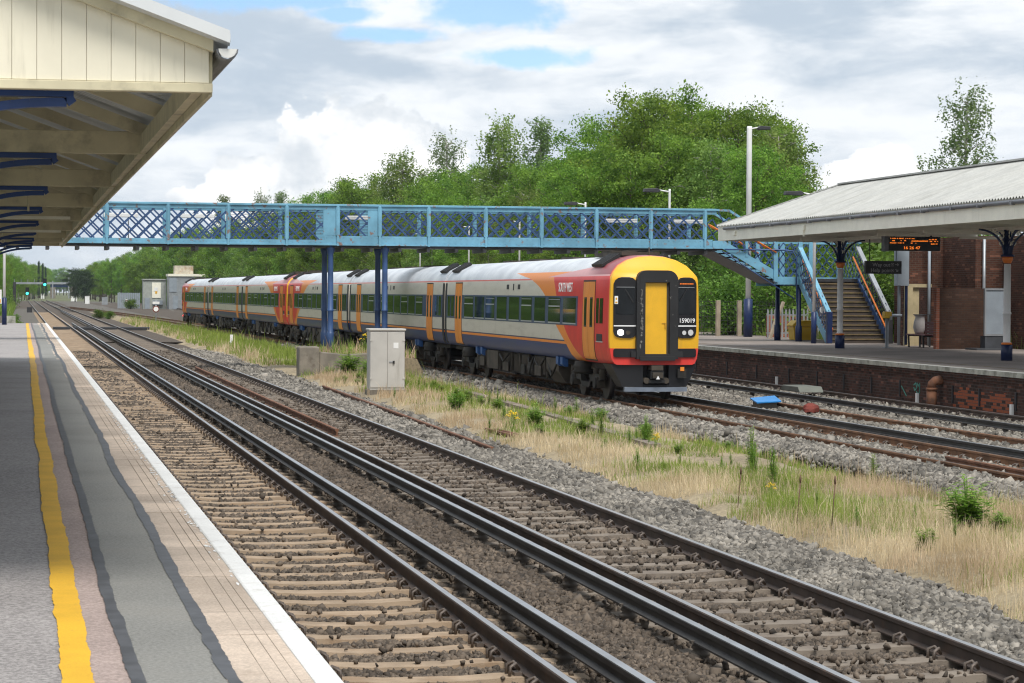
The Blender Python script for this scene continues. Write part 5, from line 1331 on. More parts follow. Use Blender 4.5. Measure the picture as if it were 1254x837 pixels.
# ------------------------------------------------------------------ line-side things
def cabinet(name, label, cat, x, y, w, d, h, z, m, doors=True, plate=False):
    t = thing(name, label, cat, (x, y, z))
    MB().box(x-w/2, x+w/2, y-d/2, y+d/2, z, z+h-.06).build('body', m, t, bevel=.012)
    MB().box(x-w/2-.03, x+w/2+.03, y-d/2-.04, y+d/2+.04, z+h-.062, z+h).build('lid', m, t, bevel=.02)
    if doors:
        for a, b_ in ((x-w/2+.015, x-.006), (x+.006, x+w/2-.015)):
            dd = MB().box(a, b_, y-d/2-.022, y-d/2-.002, z+.07, z+h-.10).build('door', m, t, bevel=.006)
            hs = MB()
            hx = a+.02 if a < x-.1 else b_-.02
            for zz in (z+.3, z+h-.35): hs.box(hx-.035, hx+.035, y-d/2-.035, y-d/2-.022, zz, zz+.05)
            hs.build('hinge', m, dd, off=t.location)
        mb = MB(); mb.box(x+.05, x+.2, y-d/2-.04, y-d/2-.022, z+h*.45, z+h*.45+.03, 0); mb.box(x+.15, x+.2, y-d/2-.06, y-d/2-.022, z+h*.43, z+h*.43+.08, 1)
        mb.build('handle', [M['galv'], M['black']], t)
        MB().box(x+.17, x+.31, y-d/2-.026, y-d/2-.022, z+h*.68, z+h*.68+.16).build('notice', M['white'], t)
    return t
cabinet('signal_cabinet', 'pale grey two door trackside cabinet with a white notice on the grass strip', 'cabinet', 10.1, 68.3, .99, .62, 1.72, -.02, M['grey_metal'])
tag(MB().box(9.56, 10.64, 67.93, 68.65, -.3, -.022).build('cabinet_plinth', M['concrete'], None), 'weathered concrete slab under the grey trackside cabinet', 'slab')
# remains of an island platform that carry the bridge columns
t = thing('concrete_wall', 'crumbling low concrete wall at the foot of the footbridge columns', 'wall', (10.5, 86, -.3))
mb = MB(); mb.box(9.42, 10.12, 84.0, 84.9, -.4, .83); mb.build('pier', M['concrete'], t, bevel=.05)
mb = MB(); mb.prism([(10.12,-.4),(13.0,-.4),(13.0,.52),(11.8,.60),(11.0,.57),(10.12,.66)], 'y', 84.1, 84.5); mb.build('wall', M['concrete'], t, bevel=.04)
struct(MB().prism([(10.7,-.4),(14.0,-.4),(13.6,.40),(11.0,.56)], 'y', 84.52, 95).build('old_platform_bank', M['soil'], None))
xg, yg = rng.uniform(10.8, 13.7, 1500), rng.uniform(84.55, 94, 1500)
blades('bank_grass', M['grass'], xg, yg, np.full(1500, .42), .28*rng.lognormal(0,.4,1500), np.full(1500, .02), label='green grass on the old platform bank around the bridge columns')
xg, yg = rng.uniform(10.8, 13.7, 1800), rng.uniform(84.55, 94, 1800)
blades('bank_dry_grass', M['straw_pink'], xg, yg, np.full(1800, .42), .22*rng.lognormal(0,.4,1800), np.full(1800, .02), label='dry grass on the old platform bank around the bridge columns')
mb = MB()
for i in range(8):
    f = i/14; g_ = (i+.93)/14
    def cp(f): return (12.5-1.4*f-.5*f*f, 70-46*f)
    (xa, ya), (xb, yb) = cp(f), cp(g_)
    mb.bar((xa, ya, -.12), (xb, yb, -.12), .24, .12)
tag(mb.build('cable_trough', M['sleeper_dark'], None), 'grey concrete cable trough running along the grass strip', 'cable trough')
t = thing('speed_sign', 'small round speed restriction sign on a post by the rear of the train', 'sign', (11.6, 215, -.3))
mb = MB(); mb.tube([(11.6, 215, -.4), (11.6, 215, 1.9)], .06, 8); mb.build('post', M['galv'], t)
mb = MB(); mb.prism([(11.6+.29*math.cos(a), 1.15+.29*math.sin(a)) for a in np.linspace(0, 2*math.pi, 21)[:-1]], 'y', 214.9, 214.94, 0); mb.prism([(11.6+.21*math.cos(a), 1.15+.21*math.sin(a)) for a in np.linspace(0, 2*math.pi, 21)[:-1]], 'y', 214.88, 214.9, 1); mb.box(11.3, 11.9, 214.9, 214.95, 1.6, 1.8, 1); mb.build('disc', [M['redbag'], M['white']], t)
t = thing('marker_post', 'short white marker post in the green grass in front of the train', 'post', (10.9, 129, -.3))
MB().box(10.82, 10.98, 128.95, 129.05, -.4, .45).build('post', M['white'], t)
# relay cabins far behind
t = thing('relay_cabin', 'tall pale grey relay cabin with a rusty roof box behind the rear of the train', 'cabin', (25.5, 400, -.2))
MB().box(23.55, 30.5, 398, 404, -.3, 5.1).build('wall', M['galv'], t); MB().box(23.4, 30.7, 397.8, 404.2, 5.11, 5.5).build('roof', M['offwhite'], t)
mb = MB(); mb.box(24.5, 27.5, 399, 402, 5.51, 6.85); mb.build('roof_box', mat('rusty_cream_box', (.5,.45,.36), .7, dirt=((.35,.17,.08),.9,.5,.7,.7)), t)
MB().box(23.6, 24.8, 397.9, 397.99, 2.6, 4.8).build('vent_panel', M['grey_panel'], t); MB().box(24.2, 25.0, 397.9, 397.99, -.2, 1.9).build('door', M['grey_panel'], t)
t = thing('relay_cabin', 'grey green equipment cabin with yellow warning sign left of the tall cabin', 'cabin', (21.8, 406, -.2))
MB().box(19.75, 23.5, 404.5, 408, -.3, 4.5).build('wall', M['grey_box'], t); MB().box(19.65, 23.6, 404.3, 408.2, 4.51, 4.7).build('roof', M['grey_box'], t)
MB().box(21.2, 22.6, 404.38, 404.49, 1.6, 4.1).build('cupboard', M['offwhite'], t); mb = MB(); mb.box(21.5, 22.1, 404.33, 404.379, 2.7, 3.3, 0); mb.box(21.7, 22.0, 404.33, 404.379, 2.3, 2.69, 1); mb.build('warning_sign', [M['white'], TR_Y], t)
mb = MB(); mb.box(20.0, 20.8, 404.2, 404.49, -.2, 1.6); mb.box(21.3, 22.9, 404.0, 404.49, .5, 1.2); mb.build('side_unit', M['grey_panel'], t)
t = thing('steel_panel_fence', 'blue grey galvanised steel fence panels left of the equipment cabin', 'fence', (17.6, 412, -.2))
mb = MB()
for k in range(12): mb.box(15.9+.31*k, 16.17+.31*k, 411.9, 411.95, -.2, 2.4)
mb.build('panel', M['grey_panel'], t); mb = MB(); mb.box(17.2, 17.6, 411.8, 411.89, .9, 1.3, 0); mb.box(17.2, 17.6, 411.79, 411.8, 1.02, 1.16, 1); mb.build('sign', [M['white'], M['redbag']], t)
off = lambda bearing, Y: Y*math.tan(R(bearing))
for i, (bg, y, w, h, z) in enumerate(((1.22,700,1.7,1.5,-.3),(1.52,560,1.0,1.8,-.3),(1.92,520,1.2,1.7,-.3),(-0.01,700,1.3,1.3,-.3),(0.51,900,1.2,2.0,-.3))):
    cabinet('line_side_cabinet', ['white lineside cabinet below the dark pine in the distance','small white and blue lineside cabinet in the distance','grey lineside cabinet on the far verge, nearest the steel fence','tiny white lineside cabinet under the signal gantry','tiny white lineside cabinet by the distant tracks'][i], 'cabinet', off(bg, y), y, w, .8, h, z, M['white'] if i != 2 else M['galv'], doors=False)
# signals
def signal(name, label, x, y, ztop, arm, heads):
    t = thing(name, label, 'railway signal', (x, y, -.3))
    mb = MB(); mb.box(x-.25, x+.25, y-.25, y+.25, -.4, ztop); mb.build('mast', M['dark'], t)
    mb = MB(); mb.box(x, x+arm, y-.2, y+.2, ztop-.35, ztop)
    for k in range(int(arm/1.1)): mb.bar((x+k*1.1, y, ztop), (x+k*1.1, y, ztop+.5), .08, .08)
    mb.build('gantry_arm', M['galv'], t)
    for hx, hz in heads:
        mb = MB(); mb.box(hx-.3, hx+.3, y-.35, y-.21, hz-.6, hz+.7); hd = mb.build('signal_head', M['black'], t)
        mb = MB(); mb.prism([(hx+.22*math.cos(a), hz-.3+.22*math.sin(a)) for a in np.linspace(0, 2*math.pi, 13)[:-1]], 'y', y-.42, y-.36); mb.build('lens', M['green_light'], hd, off=t.location)
signal('signal_gantry', 'dark signal gantry with two green lights left of the distant tracks', -.9, 420, 4.1, 5.2, ((1.2, 2.5), (4.1, 4.0)))
signal('signal_gantry', 'small distant signal gantry with two green lights in the haze', 4.6, 900, 5.2, 4.6, ((6.2, 3.8), (9.0, 5.0)))
t = thing('road_bridge', 'distant pale blue road bridge over the tracks in the haze', 'bridge', (15, 1000, 0))
mb = MB(); mb.box(10, 22, 1000, 1006, 5.2, 6.0); mb.build('parapet', M['galv'], t)
mb = MB(); mb.box(12, 22, 1001, 1005, 4.0, 5.2); mb.build('deck', M['blue'], t)
mb = MB(); mb.box(12, 14, 1000, 1006, -.5, 4.0); mb.box(20, 22.5, 1000, 1006, -.5, 5.2); mb.build('pier', M['concrete'], t)
mb = MB(); mb.box(12.5, 12.9, 985, 985.4, -.4, 6.5); mb.box(18.7, 19.2, 985, 985.4, -.4, 8); mb.build('post', M['galv'], t)
t = thing('concrete_fence', 'weathered concrete panel fence by the far end of the near platform', 'fence', (-1.2, 142, .2))
MB().box(-2.4, -.25, 143.2, 143.5, -.4, 1.25).build('panel', M['concrete'], t)
mb = MB(); mb.box(-.9, -.24, 143.15, 143.2, .85, 1.25); mb.build('cap', M['kerb'], t)
t = thing('station_sign', 'white and yellow sign board at the far left end of the platform', 'sign', (-1.1, 133, .915))
mb = MB(); mb.box(-1.9, -.95, 133, 133.05, 2.0, 2.75, 0); mb.box(-1.85, -1.0, 132.98, 133.0, 2.05, 2.25, 1); mb.box(-1.4, -1.05, 132.98, 133.0, 2.4, 2.6, 1); mb.build('board', [M['white'], TR_Y], t)
mb = MB(); mb.box(-1.8, -1.72, 133.06, 133.12, .915, 2.7); mb.build('post', M['dark'], t)
mb = MB(); mb.tube([(-40, 560, 17.0), (-10, 560, 14.8), (20, 560, 13.4), (60, 560, 14.6)], .06, 5); tag(mb.build('overhead_wire', M['dark'], None), 'thin overhead wire sagging across the distant sky', 'wire')
t = thing('dark_line_box', 'black box beside the distant left track', 'equipment box', (1.6, 330, -.3)); MB().box(.9, 1.6, 330, 330.6, -.3, .5).build('body', M['dark'], t, bevel=.02)

# ------------------------------------------------------------------ vegetation
def leaf_quads(P, size, asp=.55, droop=.0, r=None):
    n = len(P); a = r.normal(size=(n,3)); a /= np.linalg.norm(a, axis=1)[:,None]
    if droop: a[:,2] = a[:,2]*.6-droop; a /= np.linalg.norm(a, axis=1)[:,None]
    b = np.cross(a, r.normal(size=(n,3))); b /= np.linalg.norm(b, axis=1)[:,None]+1e-9
    s = size*r.lognormal(0,.25,n)[:,None]
    V = np.stack([P-a*s*.5, P+b*s*asp*.5-a*s*.05, P+a*s*.5, P-b*s*asp*.5-a*s*.05], 1)
    return V.reshape(-1,3)
def make_tree(seed, H, RC, kind):
    r = np.random.default_rng(seed); mb = MB(); leaves = []
    lean = r.normal(0,.02,2)*H
    tp = lambda f: np.array([lean[0]*f*f+.15*math.sin(3*f+seed), lean[1]*f*f+.15*math.cos(2.3*f+seed), H*f])
    top = .96
    rb = H*.016
    fs_ = np.linspace(0, top, 10); mb.tube([tp(f) for f in fs_], [rb*(1-.93*f)+.012 for f in fs_], 8)
    nl = {'broad':30,'birch':34,'sparse':26,'pine':26,'conifer':46}[kind]
    tips = []
    for i in range(nl):
        f = .14+.82*((i+.5)/nl)**.9 if kind != 'sparse' else .25+.72*((i+.5)/nl)
        az = i*2.4+r.uniform(-.5,.5)
        if kind == 'broad': pr = math.sin(math.pi*min(1,(f*.86+.12)))**.55
        elif kind == 'birch': pr = (1-f)**.45*.95*min(1, f*3.2)
        elif kind == 'sparse': pr = (1-f)**.6*.95
        elif kind == 'pine': pr = .4+.6*math.sin(math.pi*f) if f > .45 else .25
        else: pr = (1-f)*.9
        ln = RC*pr*r.uniform(.7,1.12)+.25
        up = {'broad':.55,'birch':.65,'sparse':.8,'pine':.2,'conifer':-.1}[kind]*r.uniform(.6,1.3)*(1.2-f*.3)
        base = tp(f); d = np.array([math.cos(az), math.sin(az), up]); d /= np.linalg.norm(d)
        pts = []
        for u in np.linspace(0,1,5):
            p = base+d*ln*u; p[2] += (.12*ln*u*u if kind == 'broad' else -.16*ln*u*u); pts.append(p)
        mb.tube(pts, [max(.012, rb*.42*(1-f*.7)*(1-.85*u)) for u in np.linspace(0,1,5)], 5)
        nt = max(3, int(ln*(1.5 if kind == 'broad' else 2.0)))
        for j in range(nt):
            u = r.uniform(.28,1); q = base+d*ln*u; q[2] += (.12*ln*u*u if kind == 'broad' else -.16*ln*u*u)
            sd = r.normal(size=3); sd[2] = abs(sd[2])*.6 if kind == 'broad' else sd[2]*.5; sd /= np.linalg.norm(sd)
            tip = q+sd*r.uniform(.3,.95)*(RC*.22)
            mb.tube([q, (q+tip)/2+np.array([0,0,.05]), tip], [.02,.013,.007], 4, cap=False)
            tips.append((tip, r.uniform(.35,1.1)))
    for tip, w in tips:
        if kind == 'broad':
            n = int(290*w**1.3); rad = RC*.145*(.45+.8*w)
            c = r.normal(size=(n,3))*np.array([1,1,.62])*rad*.62; P = tip+c; leaves.append((P, .175))
        elif kind in ('birch','sparse'):
            ns = int((11 if kind == 'birch' else 9)*w)+2
            for _ in range(ns):
                st = tip+r.normal(size=3)*np.array([.5,.5,.35])*RC*.2; Ls = r.uniform(.5,1.9)*(1 if kind == 'birch' else .8); m_ = int(Ls*9)+4
                u = r.uniform(0,1,m_); P = st+np.stack([r.normal(0,.07,m_)+u*r.normal(0,.18), r.normal(0,.07,m_)+u*r.normal(0,.18), .3-u*Ls],1); leaves.append((P, .17))
            n = int(18*w); leaves.append((tip+r.normal(size=(n,3))*RC*.09, .17))
        elif kind == 'pine':
            n = int(150*w); P = tip+r.normal(size=(n,3))*np.array([1,1,.45])*RC*.17; leaves.append((P, .30))
        else:
            n = int(60*w); P = tip+r.normal(size=(n,3))*np.array([1,1,.6])*RC*.2; leaves.append((P, .34))
    V = np.concatenate([leaf_quads(P, s, .55, .35 if kind in ('birch','sparse') else 0, r) for P, s in leaves])
    return mb, V
def make_bush(seed, H, RC, n=5200, size=.16):
    r = np.random.default_rng(seed); mb = MB(); P = []
    for i in range(16):
        az = r.uniform(0,6.28); e = r.uniform(.25,1.5); d = np.array([math.cos(az)*math.cos(e)*RC, math.sin(az)*math.cos(e)*RC, math.sin(e)*H])*r.uniform(.6,1)
        mb.tube([(0,0,0), d*.5+r.normal(size=3)*.05*H, d], [.03*H/2,.02*H/2,.008], 5)
        for q in range(5): P.append(d*r.uniform(.45,1.05)+r.normal(size=(n//80,3))*np.array([RC,RC,H*.8])*.14)
    P = np.concatenate(P); P[:,2] = np.abs(P[:,2])+.02
    return mb, leaf_quads(P, size, .5, .1, r)
LM = {'broad': leafmat('broadleaf_foliage', (.055,.14,.016), (.27,.43,.055), .42),
      'birch': leafmat('birch_foliage', (.11,.20,.038), (.31,.42,.10), .42),
      'sparse': leafmat('young_birch_foliage', (.11,.175,.055), (.22,.29,.11), .4),
      'pine': leafmat('pine_needles', (.028,.055,.022), (.05,.085,.035), .15),
      'conifer': leafmat('conifer_needles', (.022,.05,.03), (.045,.085,.045), .15),
      'bush': leafmat('undergrowth_foliage', (.05,.115,.015), (.18,.30,.04), .38)}
PROTO = {}; HT = {}
H0 = {'b1':15.5,'b2':13.5,'b3':15,'b4':11.5,'w1':14.5,'w2':12.5,'s1':14,'s2':15.5,'p1':14,'c1':14}
def bearing_of(x, y): return math.degrees(math.atan2(x, y))
def proto(key, mb, V, lm, bark, name, parts=('trunk','crown')):
    root = thing(name, None, None)
    tr = mb.build(parts[0], bark, root, off=(0,0,0))
    F = np.arange(len(V)).reshape(-1,4)
    np_obj(parts[1], V, F, lm, root)
    PROTO[key] = [root, False]; HT[key] = float(np.percentile(V[:,2], 99.7))
for k, (key, H, RC, kind) in enumerate((('b1',15.5,4.8,'broad'),('b2',13.5,4.4,'broad'),('b3',15,4.0,'broad'),('b4',11.5,4.2,'broad'),
                                        ('w1',14.5,3.6,'birch'),('w2',12.5,3.9,'birch'),('s1',14,2.4,'sparse'),('s2',15.5,4.0,'sparse'),('p1',14,4.5,'pine'),('c1',14,2.2,'conifer'))):
    mb, V = make_tree(100+k, H, RC, kind)
    proto(key, mb, V, LM[kind], M['bark_pale'] if kind in ('birch','sparse') else M['bark'], {'broad':'broadleaf_tree','birch':'birch_tree','sparse':'birch_tree','pine':'pine_tree','conifer':'conifer_tree'}[kind])
for key, H, RC in (('u1',3.2,2.6),('u2',2.4,2.4),('u3',4.2,2.8)):
    mb, V = make_bush(hash(key) % 1 + 300+int(key[1]), H, RC); proto(key, mb, V, LM['bush'], M['bark'], 'undergrowth_bush', ('stem','foliage'))
def plant(key, x, y, z, label, cat, group, s=1.0, sz=1.0):
    pr = PROTO[key]
    if not pr[1]: o = pr[0]; pr[1] = True
    else: o = copy_tree(pr[0])
    if key in H0:                       # nominal height -> measured crown height
        s *= H0[key]/HT[key]
        if bearing_of(x, y) > 18.17 and y < 300 and x > 31 and not (label.startswith(('drooping','thin birch'))) and not label.startswith(('slender','low leafy','small sparse')):
            s = min(s, (2.3+118*y/3000)/HT[key])
    o.location = (x, y, z); o.rotation_euler = (0, 0, random.uniform(0, 6.28)); o.scale = (s, s, s*sz)
    tag(o, label, cat, group); return o
def off(bearing, Y):   # lateral offset of a point Y metres along the line at a compass bearing from the platform
    return Y*math.tan(R(bearing))
special = [('b1',13.61,128,12.4,'broad leafy tree at the left of the tallest clump'),('b2',14.47,124,13.5,'broad leafy tree in front in the middle of the tallest clump'),('b3',15.38,133,14.5,'tallest leafy tree of the clump above the train cab'),
           ('b1',16.66,130,13.5,'dark leafy tree behind the tall lamp post'),('b3',17.13,134,13.2,'yellow green leafy tree right of the tall lamp post'),('w2',17.66,119,11.4,'drooping birch right of the tall lamp post'),
           ('w2',16.03,117,10.4,'drooping birch in front of the clump, left of the tall lamp post'),('b4',17.47,132,10.4,'leafy tree at the right edge of the tall clump'),('w2',18.17,138,9.4,'thin birch at the far right edge of the tall clump'),
           ('s2',21.88,124,13.6,'slender see-through birch rising alone behind the far canopy roof'),('b4',20.79,128,7.6,'low leafy tree left of the lone birch'),('s1',21.25,131,9.0,'small sparse birch beside the lone birch'),
           ('w1',11.08,182,15.6,'tall narrow birch left of the clump, above the footbridge'),('s1',11.9,178,15.3,'thin topped birch between the tall clump and its left neighbour'),('b4',12.37,172,11.8,'rounded leafy tree below the thin topped birch'),('b2',11.61,170,11.4,'leafy tree in front of the tall narrow birch'),
           ('w2',8.71,236,15.8,'rounded birch over the left half of the footbridge'),('s2',9.8,231,17.5,'pointed birch over the middle of the footbridge'),('w1',9.32,240,14.2,'birch between the rounded and the pointed birch'),('b4',10.37,215,12.5,'leafy tree right of the pointed birch'),
           ('b4',7.74,250,14.5,'small leafy tree over the bridge columns'),('s1',7.38,255,14.2,'small sparse birch over the bridge columns')]
for key, bg, Y, H, lab in special:
    h0 = {'b1':15.5,'b2':13.5,'b3':15,'b4':11.5,'w1':14.5,'w2':12.5,'s1':14,'s2':15.5}[key]
    s = H/h0*(.95 if 13.4 < bg < 18.8 else 1); plant(key, off(bg, Y), Y, .3, lab, 'tree', None, s)
r = np.random.default_rng(77)
GR = 'trees of the wood behind the train'
i = 0
for Y in list(np.arange(112, 300, 6.5)):
    for row in range(2):
        X = 32.5+row*7+r.uniform(-1.5,1.5)+(3 if Y < 135 else 0); key = ['b4','w2','b2','w1','b1','b3'][r.integers(0,6)]
        hmax = (8.2 if row == 0 else 10.2)*(1.0+ (Y-110)/500)*r.uniform(.85,1.1)
        h0 = {'b1':15.5,'b2':13.5,'b3':15,'b4':11.5,'w1':14.5,'w2':12.5}[key]
        plant(key, X, Y+r.uniform(-2,2), .1, 'dense green tree in the long wood behind the train', 'tree', GR, hmax/h0, 1)
for Y in np.arange(300, 640, 13):
    for row in range(2):
        X = 33+row*9+r.uniform(-2,2); key = ['b4','w2','b2','b1','b3'][r.integers(0,5)]
        hmax = (13.5+row*1.5)*r.uniform(.8,1.12)*(1 if Y > 420 or row else .9); h0 = {'b1':15.5,'b2':13.5,'b3':15,'b4':11.5,'w2':12.5}[key]
        plant(key, X, Y+r.uniform(-3,3), -.2, 'dense green tree in the long wood behind the train', 'tree', GR, hmax/h0, 1.05)
for n_, (bg, Y, H) in enumerate(((4.58,400,18.5),(5.56,400,19),(5.99,395,19),(6.31,380,16))):
    plant('s1' if n_ != 1 else 's2', off(bg, Y), Y, -.2, ['thin tree top showing above the bridge rail, leftmost of three','thin tree top showing above the bridge rail, middle of three','thin tree top showing above the bridge rail, rightmost of three','sparse tree just left of the bridge columns in the wood'][n_], 'tree', None, H/(14 if n_ != 1 else 15.5))
right_edge = lambda Y: float(np.interp(Y, [430, 520, 640, 800, 1000, 1500], [2.98, 2.33, 1.73, 1.4, 1.25, 1.1]))
for Y in np.arange(520, 1500, 20):
    for row in range(2):
        key = ['b4','b2','b1','b3'][r.integers(0,4)]; h0 = {'b1':15.5,'b2':13.5,'b3':15,'b4':11.5}[key]
        plant(key, off(right_edge(Y), Y)+4+row*9+r.uniform(-1.5,1.5), Y, -.3, 'hazy green tree in the distant part of the wood, right of the tracks', 'tree', 'distant trees right of the tracks', (10.5+row*2.5)*r.uniform(.85,1.15)/h0, 1.0)
plant('p1', off(1.25, 640), 640, -.3, 'dark pine standing forward of the distant wood, right of the tracks', 'tree', None, .62)
plant('p1', off(1.47, 600), 600, -.3, 'second dark pine beside the forward pine, right of the tracks', 'tree', None, .58)
left_edge = lambda Y: float(np.interp(Y, [140, 250, 400, 600, 800, 1100, 1500], [-2.44, -0.66, -0.15, 0.22, 0.47, 0.66, 0.77]))
for Y in np.concatenate([np.arange(215, 520, 8.0), np.arange(520, 1500, 22)]):
    key = ['b4','b2','b1','w2'][r.integers(0,4)]; h0 = {'b1':15.5,'b2':13.5,'b4':11.5,'w2':12.5}[key]
    plant(key, off(left_edge(Y), Y)-3.5+r.uniform(-1.5,1), Y, -.3, 'leafy tree in the green bank left of the tracks', 'tree', 'trees left of the tracks', (8.6+max(0, Y-400)*.0045)*r.uniform(.85,1.2)/h0)
for Y in np.arange(150, 470, 5.0):
    plant(['u1','u2','u3'][r.integers(0,3)], off(left_edge(Y), Y)-2.6+r.uniform(-1,.6)-(1.0 if Y < 200 else 0), Y, -.3, 'green bush in the hedge left of the tracks', 'bush', 'bushes left of the tracks', r.uniform(.8,1.3))
for Y in np.arange(130, 430, 6.5):
    key = ['b1','b3','b2'][r.integers(0,3)]; h0 = {'b1':15.5,'b2':13.5,'b3':15}[key]
    plant(key, -23+r.uniform(-2,2), Y, -.3, 'tall leafy tree left of the line, outside the picture', 'tree', 'tall trees left of the line', 15*r.uniform(.9,1.1)/h0)
for bg, Y, H, key in ((13.18,119,10.5,'b2'),(14.05,118,11.5,'b4'),(14.95,120,12.5,'b2'),(15.84,117,9.5,'w2'),(16.37,120,12,'b1'),(16.79,121,11.8,'b2'),(17.22,121,10.0,'b4'),(12.76,140,12.5,'b1'),(13.42,138,14.2,'b3'),(15.8,136,15.4,'b1'),(17.03,138,15.2,'b2'),(14.85,138,15.8,'b2')):
    h0 = {'b1':15.5,'b2':13.5,'b4':11.5,'w2':12.5,'b3':15}[key]; plant(key, off(bg, Y), Y, .3, 'leafy tree filling the tall clump above the train cab', 'tree', 'trees filling the tall clump', H*.84/h0)
for Y in np.arange(60, 205, 9.0):
    key = ['b4','b2','w2'][r.integers(0,3)]; h0 = {'b2':13.5,'b4':11.5,'w2':12.5}[key]
    plant(key, -19+r.uniform(-2,2), Y, -.3, 'leafy tree behind the near platform, outside the picture on the left', 'tree', 'trees behind the near platform', 10*r.uniform(.85,1.15)/h0)
for bg, Y, H, lab in ((0.42,820,13.5,'dark pointed conifer left of the distant tracks, nearest'),(0.51,840,13.0,'dark pointed conifer left of the distant tracks, middle'),(0.58,860,12.0,'dark pointed conifer left of the distant tracks, smallest')):
    plant('c1', off(bg, Y), Y, -.3, lab, 'tree', None, H/14*.30, 3.1)
for n_ in range(18):
    plant(['b1','b4'][n_ % 2], off(0.07+.0757*n_, 1560), 1560, -.3, 'faint bluish tree closing the end of the railway line', 'tree', 'faint trees at the end of the line', r.uniform(.8,1.2), 1.0)
# undergrowth
for Y in np.arange(100, 300, 3.6):
    plant(['u1','u2','u3'][r.integers(0,3)], 32.6+r.uniform(-.8,1.5)+(1.5 if Y < 112 else 0), Y, .0 if Y > 140 else .5, 'green undergrowth bush at the foot of the wood', 'bush', 'undergrowth along the foot of the wood', r.uniform(.8,1.25))
for x, Y, s in ((33.5,93,1.2),(35,90,1.1),(36.5,96,1.3),(34.8,99,1.2),(38,92,1.2),(39.5,100,1.4),(32.8,104,.9),(37,104,1.5),(31.2,105,1.0)):
    plant(['u3','u1'][int(Y) % 2], x, Y, .6, 'leafy bush behind the footbridge stairs', 'bush', 'bushes behind the footbridge stairs', s)
for x, Y, H in ((36.0,103,9.5),(40.5,108,10),(44,99,9.0),(33.5,110,9.0)):
    plant('b2', x, Y, .6, 'leafy tree behind the footbridge stairs', 'tree', 'trees behind the footbridge stairs', H/13.5)
for Y in np.arange(300, 640, 9):
    plant(['u1','u2','u3'][r.integers(0,3)], 30.2+r.uniform(-1,1), Y, -.3, 'distant undergrowth bush at the foot of the wood', 'bush', 'distant undergrowth at the foot of the wood', r.uniform(.9,1.5))
for x, Y, s, lab in ((-.8,165,.5,'bright green bush by the concrete fence, nearest'),(-1.9,175,.6,'bright green bush behind the concrete fence'),(-.6,195,.45,'low green bush beside the black box'),(8.2,262,.42,'small bush between the distant tracks, left one'),(9.2,258,.36,'small bush between the distant tracks, right one'),(17.5,400,.7,'pale bush beside the distant white cabinets')):
    plant('u2', x, Y, -.25, lab, 'bush', None, s)

# weeds on the strip between the tracks
def make_weed(seed, H, n, kind):
    r = np.random.default_rng(seed); mb = MB(); P = []; FL = []
    V = []
    for i in range(n):
        az = r.uniform(0,6.28); sp = r.uniform(.05,.5) if kind == 'shrub' else r.uniform(0,.18)
        d = np.array([math.cos(az)*sp*H, math.sin(az)*sp*H, H*r.uniform(.6,1)*(1-.45*sp)])
        st = [np.zeros(3)+np.array([math.cos(az),math.sin(az),0])*.02, d*.5+np.array([0,0,.06*H]), d]
        mb.tube(st, [.008,.006,.003], 5, cap=False)
        for u in np.linspace(.2,1,int(14 if kind != 'rag' else 9)):
            p = st[0]*(1-u)**2+st[1]*2*u*(1-u)+st[2]*u*u
            for s_ in range(2):
                a2 = r.uniform(0,6.28); L = H*(.27 if kind == 'shrub' else .15)*(1.15-.5*u)*r.uniform(.7,1.3)
                o = np.array([math.cos(a2), math.sin(a2), r.uniform(-.1,.5)]); o /= np.linalg.norm(o); w = np.cross(o,[0,0,1]); w /= np.linalg.norm(w)+1e-9; dn = np.array([0,0,-.12*L])
                V += [p, p+o*L*.5+w*L*.13+dn*.2, p+o*L+dn, p+o*L*.5-w*L*.13+dn*.2]
        if kind == 'rag':
            for q in range(9): FL.append(d+r.normal(size=3)*np.array([.06,.06,.03])*H)
    return mb, np.array(V), FL
def weed_proto(key, name, seed, H, n, kind):
    mb, V, FL = make_weed(seed, H, n, kind); root = thing(name, None, None)
    mb.build('stem', M['weed'], root, off=(0,0,0)); np_obj('foliage', V, np.arange(len(V)).reshape(-1,4), M['weed'], root)
    if FL:
        fb = MB()
        for p in FL: fb.lathe([(.006,-.006),(.022,.0),(.018,.012),(.004,.016)], tuple(p), 7)
        fb.build('flower', M['flower'], root, off=(0,0,0))
    PROTO[key] = [root, False]
weed_proto('k1','leafy_shrub',1,.85,30,'shrub'); weed_proto('k2','leafy_shrub',2,.6,30,'shrub')
weed_proto('t1','tall_weed',3,.8,9,'tall'); weed_proto('t2','tall_weed',4,.6,9,'tall'); weed_proto('r1','ragwort',5,.7,4,'rag')
def w(key, x, y, label, s=1.0, group=None, z=None): return plant(key, x, y, float(ground_z(np.array([x]), np.array([y]))[0])-.02 if z is None else z, label, 'weed' if key[0] != 'k' else 'shrub', group, s)
w('k1', 11.35, 28.2, 'bright leafy shrub on the dry grass near the right edge', .86)
w('k1', 10.95, 51.9, 'dark leafy shrub in the middle of the grass strip', .62)
w('k2', 10.15, 57.0, 'leafy shrub right of the grey cabinet', .9); w('k2', 10.75, 60.5, 'leafy shrub farther right behind the grey cabinet', 1.0)
w('k1', 11.0, 83.0, 'dark green shrub against the low concrete wall', 1.25, z=-.2); w('k2', 10.35, 83.2, 'small shrub by the concrete pier', .75, z=-.2); w('k1', 11.55, 82.0, 'green shrub hidden partly behind the grey cabinet', 1.0, z=-.2)
w('t1', 11.9, 39.0, 'tall upright weed in the middle of the strip, its tip against the grey stones', 1.0); w('t2', 10.9, 34.6, 'green weed clump right of the tall upright weed', 1.05); w('t2', 11.4, 37.2, 'green weed between the tall upright weed and the shrub', 1.0)
w('t1', 11.25, 47.0, 'tall weed just right of the dark leafy shrub', .75); w('t1', 11.7, 45.2, 'tall weed nearest the train stones on the right', .8)
